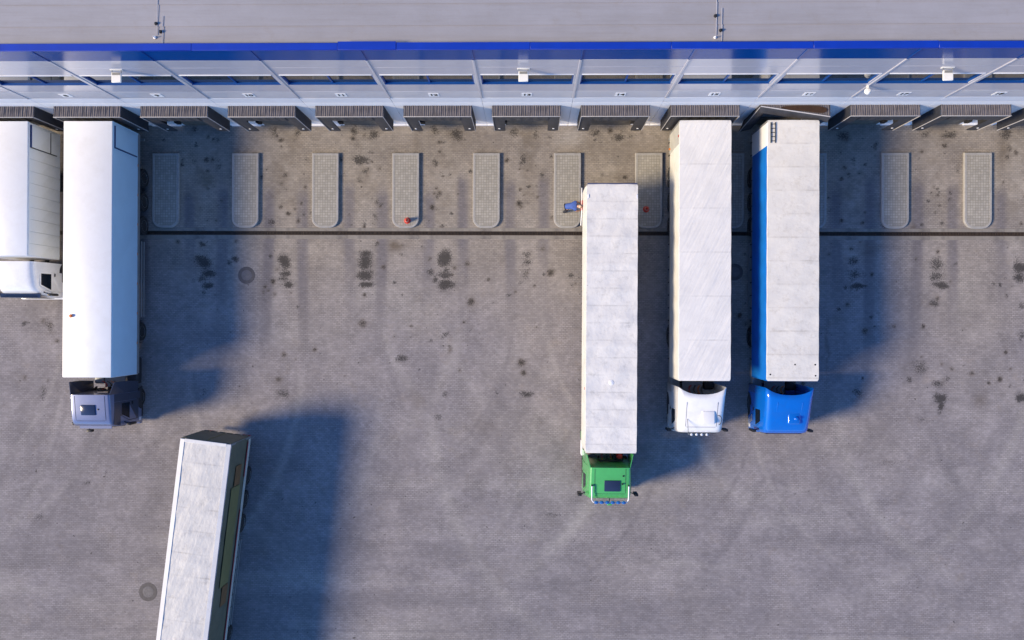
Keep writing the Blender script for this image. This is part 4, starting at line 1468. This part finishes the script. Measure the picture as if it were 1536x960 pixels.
side_wings(st, P_DARKBLUE)
for s in (-1, 1):
    side_patch('side_panel', [(1.375, 0.75), (1.77, 0.75), (1.77, 1.95), (1.77, 3.15), (1.375, 3.15), (1.375, 1.95)], 'deflector', s, 0.010, P_DARKBLUE, st)
    side_patch('side_panel', [(0.12, 2.64), (1.36, 2.64), (1.36, 3.15), (0.2, 3.15)], 'deflector', s, 0.010, P_DARKBLUE, st)
hatch(st, -0.47, 0.28, 0.72, 1.26, 3.50)
link('roof_bolt', lathe_mesh('bolt', [(0.0, 0.05), (0.04, 0.04), (0.05, 0.0), (0.0, 0.0)], M_BLACK, seg=14), st, None, (0.42, 1.03, 3.485))
box('sun_visor', -0.85, 0.85, -0.03, 0.12, 2.90, 2.94, P_SILVER, st, 0.015)
fm_ = box('front_mirror', -0.80, -0.50, -0.30, -0.16, 2.15, 2.40, M_BLACK, st, 0.04, 2)
link('mirror_arm', tube_mesh([(0, 0.06, 0.06), (0.02, 0.36, 0.16)], 0.02, M_BLACK), fm_)
tag(tag(lo := link('orange_ball', lathe_mesh('orangeball', [(0.0, 0.12), (0.06, 0.11), (0.09, 0.06), (0.07, 0.01), (0.0, 0.0)], M_ORANGE, seg=18), None, None, (-23.25, 0.21, 4.0)), '', ''), 'small round orange object lying on the white box trailer roof', 'ball')

# --- dock 14: tarp trailer pulled forward, green tractor


def green_bulge(y, f):
    return (0.05 * math.exp(-((y + 2.2) / 1.2) ** 2) - 0.04 * math.exp(-((y + 0.5) / 0.5) ** 2)) * math.sin(math.pi * min(1, f * 1.1)) + 0.04 * (1 - f)


gt = trailer('pale grey tarpaulin trailer standing clear of dock 14 behind the green tractor', 4.16, 6.92, -0.002, 13.48, 2.55, 'tarp', T_GREEN, M_CREAM, 21, bows=10, sag=0.045, rag=0.006, wave=0.035, bulge=green_bulge, front_m=M_CREAM)
link('rear_edge', box_mesh(2.5, 0.05, 0.06, 0.01, M_TRIMBLUE), gt, None, (0, 0.02, 3.97))
for a in (-1, 1):
    plate('corner_cap', [(a * 1.27, -0.55, 4.012), (a * 1.27, -0.75, 4.012), (a * 1.17, -0.68, 4.02), (a * 1.19, -0.5, 4.02)][::-a], 0.008, M_WHITEPLATE, gt)
plate('red_marker_board', [(-1.42, -0.95, 1.25), (-1.42, -0.42, 1.25), (-1.34, -0.42, 1.42), (-1.34, -0.95, 1.42)], 0.02, M_RED, gt)
tube('curtain_pole', [(-1.40, -1.75, 1.25), (-1.36, -1.0, 1.34), (-1.36, 0.25, 1.35)], 0.028, M_WHITEPLATE, gt)
link('marker_light', box_mesh(0.03, 0.14, 0.05, 0, M_RED), gt, None, (-1.29, -10.3, 3.4))
link('roof_patch', lathe_mesh('ringpatch', [(0.0, 0.02), (0.08, 0.018), (0.10, 0.005), (0.13, 0.005), (0.13, -0.02), (0.0, -0.02)], M_WHITEPLATE, seg=20), gt, None, (-0.02, -9.95, 4.015))
gtr = tractor('green lorry tractor with roof light bar and dark roof hatch', 4.15, -9.15, 0, 'deflector', P_GREEN, P_GREEN, P_GREEN)
side_wings(gtr, P_GREEN)
hatch(gtr, -0.30, 0.51, 0.55, 1.13, 3.475)
for px, py in ((0.66, 1.36), (0.62, 0.95)):
    link('roof_bolt', CACHE[('lathe', 'bolt', 'Z', 14)], gtr, None, (px, py, 3.52))
lb = tube('light_bar', [(-0.93, 0.85, 3.60), (-0.93, 0.35, 3.52), (-0.93, 0.14, 3.44), (-0.86, 0.0, 3.38), (0.0, -0.02, 3.36), (0.86, 0.0, 3.38), (0.93, 0.14, 3.44), (0.93, 0.35, 3.52), (0.93, 0.85, 3.60)], 0.032, M_WHITEPLATE, gtr, 10)
SPOT = lathe_mesh('spot', [(0.0, -0.05), (0.10, -0.045), (0.115, 0.0), (0.08, 0.08), (0.0, 0.1)], M_SKYLENS, 'Y', 20)
for i in range(6):
    link('spot_light', SPOT, gtr, None, (-0.70 + i * 0.28, -0.02, 3.42))
for s in (-1, 1):
    box('light_foot', s * 0.93 - 0.03, s * 0.93 + 0.03, 0.80, 0.90, 3.40, 3.59, M_CHASSIS, gtr)
link('name_board', box_mesh(0.24, 0.10, 0.12, 0.02, P_GREEN), gtr, None, (0.0, -0.16, 3.15))
link('board_arm', tube_mesh([(0, -0.14, 3.15), (0, 0.16, 3.05)], 0.02, M_CHASSIS), gtr)
link('reservoir', lathe_mesh('reservoir', [(0.0, 0.45), (0.13, 0.43), (0.16, 0.36), (0.16, 0.02), (0.0, 0.0)], M_RED, seg=24), gtr, None, (0.62, 2.12, 1.75))
box('reservoir_shelf', 0.40, 0.84, 1.785, 2.30, 1.70, 1.748, M_CHASSIS, gtr)
# tanks and skirt on the visible left side
for k, (a, b, m) in enumerate(((1.95, 2.75, M_WHITEPLATE), (2.85, 3.3, P_GREEN))):
    box('side_skirt', -1.32, -1.20, a, b, 0.45, 0.95, m, gtr, 0.04, 2)

roof_lines(gtr, 'deflector')
roof_lines(st, 'deflector')

# --- dock 15: creased white tarp, white tractor
wt_ = trailer('creased white tarpaulin trailer with cream side backed into dock 15', 8.79, 10.12, 0, 13.03, 2.57, 'tarp', T_WHITE, M_CREAM, 35, bows=6, sag=0.012, rag=0.003, wave=0.03, rear_panel=(1.15, M_GREYPANEL), front_m=M_CREAM, crown=0.02)
link('red_tag', box_mesh(0.03, 0.10, 0.16, 0, M_RED), wt_, None, (-1.305, -0.75, 3.80))
link('warning_lamp', lathe_mesh('sidelamp', [(0.0, 0.0), (0.05, 0.0), (0.05, 0.05), (0.0, 0.06)], M_AMBER, seg=12), wt_, None, (-1.34, -0.9, 1.42))
wtr = tractor('white lorry tractor with roof air conditioner and row of front lights', 8.78, -5.75, 0, 'fairing', P_WHITE, P_WHITE, M_CHASSIS)
ac = box('air_conditioner', -0.02, 0.66, 0.60, 1.28, 3.17, 3.50, P_WHITE, wtr, 0.07, 3)
link('power_cable', tube_mesh([(-0.2, 0.30, 0.12), (-0.21, 0.45, 0.13), (-0.18, 0.7, 0.17), (-0.05, 0.85, 0.2), (0.12, 0.78, 0.19), (0.25, 0.72, 0.18), (0.33, 0.85, 0.21), (0.33, 1.0, 0.25)], 0.012, M_CHASSIS), ac)
link('cable_gland', lathe_mesh('gland', [(0.0, 0.08), (0.05, 0.07), (0.06, 0.0), (0.0, 0.0)], M_BLACK, seg=14), ac, None, (-0.2, 0.38, 0.06))
for px, py, pz in ((-0.45, 0.98, 3.31), (-0.22, 0.62, 3.16), (0.90, 0.95, 3.26)):
    link('roof_bolt', CACHE[('lathe', 'bolt', 'Z', 14)], wtr, None, (px, py, pz))
tube('aerial', [(-0.7, 0.9, 3.30), (-0.72, 0.15, 3.6)], 0.012, M_CHASSIS, wtr)
tube('aerial_bracket', [(0.80, 1.05, 3.36), (0.95, 1.0, 3.40), (1.02, 0.85, 3.34), (0.98, 0.6, 3.26), (0.9, 0.55, 3.22)], 0.018, M_CHASSIS, wtr)
for i in range(4):
    link('spot_light', lathe_mesh('wspot', [(0.0, -0.05), (0.06, -0.045), (0.07, 0.0), (0.04, 0.06), (0.0, 0.07)], M_LIGHTLENS, 'Y', 18), wtr, None, (-0.42 + i * 0.26, 0.0, 2.93))
tube('light_bar', [(-0.62, 0.30, 2.96), (-0.58, 0.02, 2.87), (0.52, 0.02, 2.87), (0.56, 0.30, 2.96)], 0.02, M_GALV, wtr)

# --- dock 16: blue curtain trailer, blue tractor
blt = trailer('blue curtain trailer with cream roof backed into the bent shelter', 13.16, 10.12, 0, 13.02, 2.55, 'tarp', T_BLUE, M_BLUECURT, 51, bows=11, sag=0.022, rag=0.003, wave=0.03, rear_panel=(1.25, M_BOXWHITE), front_m=M_BLUECURT)
lad = box('roof_ladder', -1.16, -1.12, -1.15, -0.12, 4.03, 4.06, M_CHASSIS, blt)
link('ladder_rail', box_mesh(0.035, 1.03, 0.03, 0, M_CHASSIS), lad, None, (0.22, 0, 0))
for i in range(5):
    link('rung', box_mesh(0.18, 0.03, 0.03, 0, M_CHASSIS), lad, None, (0.11, -0.42 + 0.21 * i, 0))
for px, py in ((-1.12, -12.7), (1.12, -12.75), (0.1, -12.2), (1.1, -12.2)):
    link('roof_rivet', CACHE[('lathe', 'bolt', 'Z', 14)], blt, None, (px, py, 3.97))
btr = tractor('bright blue lorry tractor with moulded roof and beacon box', 13.16, -5.76, 0, 'fairing', P_BLUE, P_BLUE, M_CHASSIS)
bc = box('roof_box', -0.06, 0.60, 0.62, 1.26, 3.18, 3.44, P_BLUE, btr, 0.10, 4)
link('beacon', lathe_mesh('beacon', [(0.0, 0.20), (0.07, 0.17), (0.10, 0.08), (0.11, 0.0), (0.0, 0.0)], P_BLUE, seg=20), bc, None, (0.08, -0.02, 0.125))
link('beacon_stalk', tube_mesh([(-0.02, 0.3, 0.05), (-0.03, 0.55, 0.16)], 0.012, M_CHASSIS), bc)
for xx in (-0.92, -0.62, 0.62, 0.92):
    tube('roof_bead', [(xx * 0.97, 0.70, 3.215 if abs(xx) < 0.8 else 3.14), (xx, 1.2, 3.415 if abs(xx) < 0.8 else 3.335), (xx, 1.75, 3.60 if abs(xx) < 0.8 else 3.545)], 0.018, P_BLUE, btr)
for i in range(4):
    link('grab_rail', tube_mesh([(-1.30, 0.25 + 0.1 * i, 0.7 + 0.22 * i), (-1.30, 0.60 + 0.1 * i, 0.7 + 0.22 * i)], 0.02, M_GALV), btr)

roof_lines(wtr, 'fairing')

# --- slanting trailer with olive curtain, front end out of frame
ot = trailer('weathered trailer with olive curtain side standing at a slant in the yard', -16.33, -6.11, R(-6.7), 13.6, 2.58, 'tarp', T_TILT, M_OLIVE, 77, bows=11, sag=0.02, rag=0.004, wave=0.025, front_m=M_OLIVE)
for s in (-1, 1):
    link('roof_hem', mesh('roof_hem', [(s * 1.30, -0.02, 4.005), (s * 1.08, -0.02, 4.03), (s * 1.08, -13.58, 4.03), (s * 1.30, -13.58, 4.005),
                                      (s * 1.30, -0.02, 3.93), (s * 1.08, -0.02, 3.98), (s * 1.08, -13.58, 3.98), (s * 1.30, -13.58, 3.93)],
                                     [(0, 1, 2, 3), (7, 6, 5, 4), (0, 4, 5, 1), (1, 5, 6, 2), (2, 6, 7, 3), (3, 7, 4, 0)], T_TILTEDGE), ot)
tube('roof_seam', [(1.305, -0.02, 3.99), (1.305, -13.58, 3.99)], 0.014, M_TRIMBLUE, ot)
box('roof_hem', -1.075, 1.075, -0.16, 0.01, 3.965, 4.036, T_TILTEDGE, ot, 0.01)
# rear wall flap fixed over the doors
plate('rear_flap', [(-1.27, 0.02, 1.35), (1.27, 0.02, 1.35), (1.27, 0.02, 3.95), (-1.27, 0.02, 3.95)][::-1], 0.02, M_OLIVE, ot)
tube('flap_seam', [(0.0, 0.05, 1.4), (0.0, 0.05, 3.9)], 0.015, M_OLIVEPRINT, ot)
for i in range(6):
    link('flap_tab', box_mesh(0.28, 0.03, 0.16, 0.01, M_OLIVE), ot, None, (-1.05 + 0.42 * i, 0.05, 1.30 + 0.03 * (i % 2)))


def print_patch(nm, y0, y1, z0, z1, m, x=1.345):
    box(nm, x, x + 0.012, y0, y1, z0, z1, m, ot)


print_patch('curtain_print', -7.6, -2.4, 2.1, 3.3, M_OLIVEPRINT)
print_patch('curtain_print', -2.35, -1.3, 2.2, 3.0, M_ORANGEPRINT)
print_patch('curtain_print', -8.7, -7.65, 2.1, 2.9, M_ORANGEPRINT)
print_patch('red_stripe', -13.4, -3.9, 1.52, 1.64, M_REDTAPE, 1.335)
print_patch('red_stripe', -2.1, -0.2, 1.52, 1.64, M_REDTAPE, 1.335)
print_patch('grey_band', -13.5, -0.1, 1.16, 1.50, M_GREYPANEL, 1.315)
front = Vector((-16.33, -6.11, 0)) + Matrix.Rotation(R(-6.7), 3, 'Z') @ Vector((0, -16.1, 0))
otr = tractor('grey lorry tractor drawing the slanting olive trailer', front.x, front.y, R(-6.7), 'fairing', P_GREY, P_GREY, M_CHASSIS)

# --- dock 7: white rigid lorry, cut by the left edge
rg = thing('box_lorry', 'white rigid box lorry with low cab backed into dock 7', 'lorry', (-26.82, 10.12, 0))
RL = 6.85
box('box_roof', -1.27, 1.27, -RL, 0, 3.94, 4.0, M_BOXWHITE, rg, 0.03, 2)
for s in (-1, 1):
    box('side_backing', s * 1.18, s * 1.225, -RL + 0.01, -0.01, 1.15, 3.938, M_RIGIDSIDE, rg)
    for k in range(11):                       # upright side planks
        a = -0.02 - k * (RL - 0.04) / 11
        b = a - (RL - 0.04) / 11 + 0.012
        box('side_plank', s * 1.226, s * 1.262, b, a, 1.16, 3.93, M_RIGIDSIDE, rg, 0.006)
    box('roof_rail', s * 1.22, s * 1.285, -RL + 0.01, -0.01, 3.85, 3.935, P_WHITE, rg, 0.01)
    box('frame_rail', s * 0.42 - 0.05, s * 0.42 + 0.05, -RL - 1.8, -0.3, 0.8, 1.05, M_CHASSIS, rg)
    box('under_rail', s * 1.12, s * 1.2, -RL + 0.6, -2.9, 0.5, 0.62, M_GALV, rg)
p = box('raised_panel', 1.288, 1.315, -1.28, -0.15, 1.6, 3.72, M_RIGIDSIDE, rg, 0.008)  # raised panel at the rear of the side, edged with dark strips
link('panel_strip', box_mesh(0.05, 1.16, 0.08, 0, M_TRIMBLUE), p, None, (0.0, 0, 1.10))
link('panel_strip', box_mesh(0.05, 0.04, 2.2, 0, M_CHASSIS), p, None, (0.0, -0.57, 0.0))
link('panel_divider', box_mesh(0.04, 1.10, 0.07, 0, M_CHASSIS), p, None, (0.0, 0, -0.55))
box('floor', -1.2, 1.2, -RL + 0.02, -0.02, 1.06, 1.148, M_CHASSIS, rg)
box('front_wall', -1.24, 1.24, -RL - 0.005, -RL + 0.04, 1.15, 3.93, M_BOXWHITE, rg, 0.01)
box('rear_door', -1.2, 1.2, -0.04, -0.005, 1.15, 3.93, M_BOXWHITE, rg)
# cab built in its own frame, children moved to the lorry's front
tmp = thing('cab_frame', 'x', 'x')
cab_common(tmp, 'low', P_WHITE, P_WHITE, M_CHASSIS)
box('sun_visor', -1.08, 1.08, -0.02, 0.22, 2.50, 2.56, M_HATCH, tmp, 0.02)
axle(tmp, 1.38, 1.10)
axle(tmp, 6.4, 1.06, True)
dyc = -RL - 2.08
for c in list(tmp.children):
    c.parent = rg
    c.location.y += dyc
bpy.data.objects.remove(tmp)

# ------------------------------------------------------------------ traffic cones


def cone(x, y, z, label):
    t = thing('traffic_cone', label, 'traffic cone', (x, y, z), 0, 'red traffic cones')
    link('base', lathe_mesh('conebase', [(0.0, 0.0), (0.18, 0.0), (0.18, 0.03), (0.0, 0.035)], M_CONE, seg=8), t)
    c = link('body', lathe_mesh('conebody', [(0.15, 0.036), (0.145, 0.06), (0.10, 0.25), (0.06, 0.42), (0.03, 0.50), (0.0, 0.51)], M_CONE, seg=24), t)
    link('band', lathe_mesh('coneband', [(0.108, 0.23), (0.109, 0.231), (0.085, 0.33), (0.083, 0.331)], mat('cone_band', (0.7, 0.3, 0.25), 0.5), seg=24), c)


cone(-6.74, 5.56, 0.141, 'red traffic cone on the island between docks 11 and 12')
cone(6.40, 6.20, 0.141, 'red traffic cone in shade between the green and white lorries')

# ------------------------------------------------------------------ the man bending at the trailer
M_SKIN = mat('skin', (0.55, 0.30, 0.20), 0.5, vary=0.06)
M_HAIR = mat('fair_hair', (0.62, 0.50, 0.38), 0.7, vary=0.15, vscale=12)
M_JACKET = mat('blue_shirt', (0.045, 0.10, 0.36), 0.75, vary=0.15, vscale=6)
M_VEST = mat('navy_collar', (0.012, 0.02, 0.07), 0.75)
M_TROUSER = mat('dark_trousers', (0.018, 0.02, 0.032), 0.8)
M_BOOT = mat('black_boot', (0.012, 0.011, 0.01), 0.6)


def skin_obj(name, chains, m, parent, sub=2, root=0):
    verts, edges, rad, index = [], [], [], {}

    def vid(p):
        k = tuple(round(c, 4) for c in p[:3])
        if k not in index:
            index[k] = len(verts)
            verts.append(p[:3])
            rad.append(p[3])
        return index[k]
    for ch in chains:
        ids = [vid(p) for p in ch]
        edges.extend(zip(ids[:-1], ids[1:]))
    me = bpy.data.meshes.new(name)
    me.from_pydata(verts, edges, [])
    o = link(name, me, parent, m)
    sk = o.modifiers.new('skin', 'SKIN')
    if not me.skin_vertices:
        bm = bmesh.new()
        bm.from_mesh(me)
        bm.verts.layers.skin.verify()
        bm.to_mesh(me)
        bm.free()
    for i, r in enumerate(rad):
        me.skin_vertices[0].data[i].radius = (r, r) if isinstance(r, (int, float)) else r
        me.skin_vertices[0].data[i].use_root = (i == root)
    sk.use_smooth_shade = True
    sb = o.modifiers.new('sub', 'SUBSURF')
    sb.levels = sub
    sb.render_levels = sub
    return o


def person():
    t = thing('person', 'person in blue shirt and dark trousers bending forward beside the pale trailer', 'person', (2.02, 6.22, 0.142))
    # local frame: x towards the trailer, z up; bent at the hips
    P = (0.0, 0.0, 0.92)
    W_ = (0.16, 0.0, 1.10)
    C = (0.36, -0.01, 1.22)
    N = (0.52, -0.03, 1.30)
    H0 = (0.60, -0.05, 1.34)
    H1 = (0.71, -0.08, 1.33)
    hipl, hipr = (0.0, 0.10, 0.88), (0.0, -0.10, 0.88)
    knl, knr = (0.10, 0.13, 0.48), (0.0, -0.17, 0.48)
    anl, anr = (-0.02, 0.14, 0.10), (-0.14, -0.19, 0.10)
    shl, shr = (0.42, 0.18, 1.23), (0.42, -0.19, 1.23)
    ell, elr = (0.56, 0.24, 0.98), (0.52, -0.27, 1.00)
    wrl, wrr = (0.74, 0.16, 0.92), (0.74, -0.22, 0.94)

    def fingers(w, s):
        out = []
        d = Vector((1, -0.05 * s, 0.05)).normalized()
        side = Vector((0, 1, 0))
        base = Vector(w)
        palm = base + d * 0.07
        for k, ln in ((-1.5, 0.060), (-0.5, 0.075), (0.5, 0.08), (1.5, 0.07)):
            b = palm + side * (0.020 * k) + d * 0.02
            m = b + d * ln * 0.6
            e = m + d * ln * 0.3 + Vector((0, 0, -ln * 0.35))
            out.append([(*palm, 0.026), (*b, 0.012), (*m, 0.009), (*e, 0.008)])
        th = base + d * 0.03 - side * (0.030 * s)
        out.append([(*(base + d * 0.02), 0.026), (*th, 0.012), (*(th + d * 0.045 - side * 0.012 * s), 0.009)])
        return [[(*base, 0.028), (*(base + d * 0.02), 0.026), (*palm, 0.026)]] + out
    chains = [[(*P, 0.13), (*W_, 0.12), (*C, 0.14), (*N, 0.06), (*H0, 0.075), (*H1, 0.085)],
              [(*P, 0.13), (*hipl, 0.095), (*knl, 0.06), (*anl, 0.04)], [(*P, 0.13), (*hipr, 0.095), (*knr, 0.06), (*anr, 0.04)],
              [(*C, 0.14), (*shl, 0.07), (*ell, 0.045), (*wrl, 0.028)], [(*C, 0.14), (*shr, 0.07), (*elr, 0.045), (*wrr, 0.028)],
              [(*H1, 0.085), (0.77, -0.09, 1.26, 0.045), (0.80, -0.095, 1.265, 0.018)],
              [(*H1, 0.085), (0.69, 0.015, 1.31, 0.02)], [(*H1, 0.085), (0.69, -0.175, 1.31, 0.02)]]
    chains += fingers(wrl, 1) + fingers(wrr, -1)
    skin_obj('body', chains, M_SKIN, t)
    sl, sr = (0.50, 0.225, 1.08), (0.485, -0.24, 1.10)
    skin_obj('shirt', [[(-0.06, 0, 0.90, 0.165), (0.02, 0.0, 0.97, 0.175), (*W_, 0.18), (0.28, 0, 1.17, 0.195), (*C, 0.18), (0.47, -0.02, 1.27, 0.10)],
                       [(*C, 0.18), (*shl, 0.11), (*sl, 0.075)], [(*C, 0.18), (*shr, 0.11), (*sr, 0.075)]], M_JACKET, t)
    skin_obj('trousers', [[(-0.03, 0, 0.93, 0.16), (-0.02, 0, 0.84, 0.165)], [(-0.02, 0, 0.84, 0.165), (*hipl, 0.125), (*knl, 0.09), (-0.02, 0.14, 0.08, 0.075)],
                          [(-0.02, 0, 0.84, 0.165), (*hipr, 0.125), (*knr, 0.09), (-0.14, -0.19, 0.08, 0.075)]], M_TROUSER, t)
    skin_obj('collar', [[(0.49, 0.06, 1.32, 0.03), (0.52, 0.0, 1.35, 0.03), (0.51, -0.08, 1.32, 0.03)]], M_VEST, t, 1)
    for ax, ay in ((-0.02, 0.14), (-0.14, -0.19)):
        skin_obj('boot', [[(ax - 0.05, ay, 0.05, 0.05), (ax + 0.04, ay, 0.055, 0.055), (ax + 0.16, ay, 0.04, 0.042)], [(ax - 0.02, ay, 0.06, 0.06), (ax - 0.02, ay, 0.14, 0.055)]], M_BOOT, t, 1)
    skin_obj('hair', [[(0.60, -0.055, 1.375, 0.075), (0.67, -0.07, 1.395, 0.088), (0.735, -0.085, 1.375, 0.07)]], M_HAIR, t)


person()
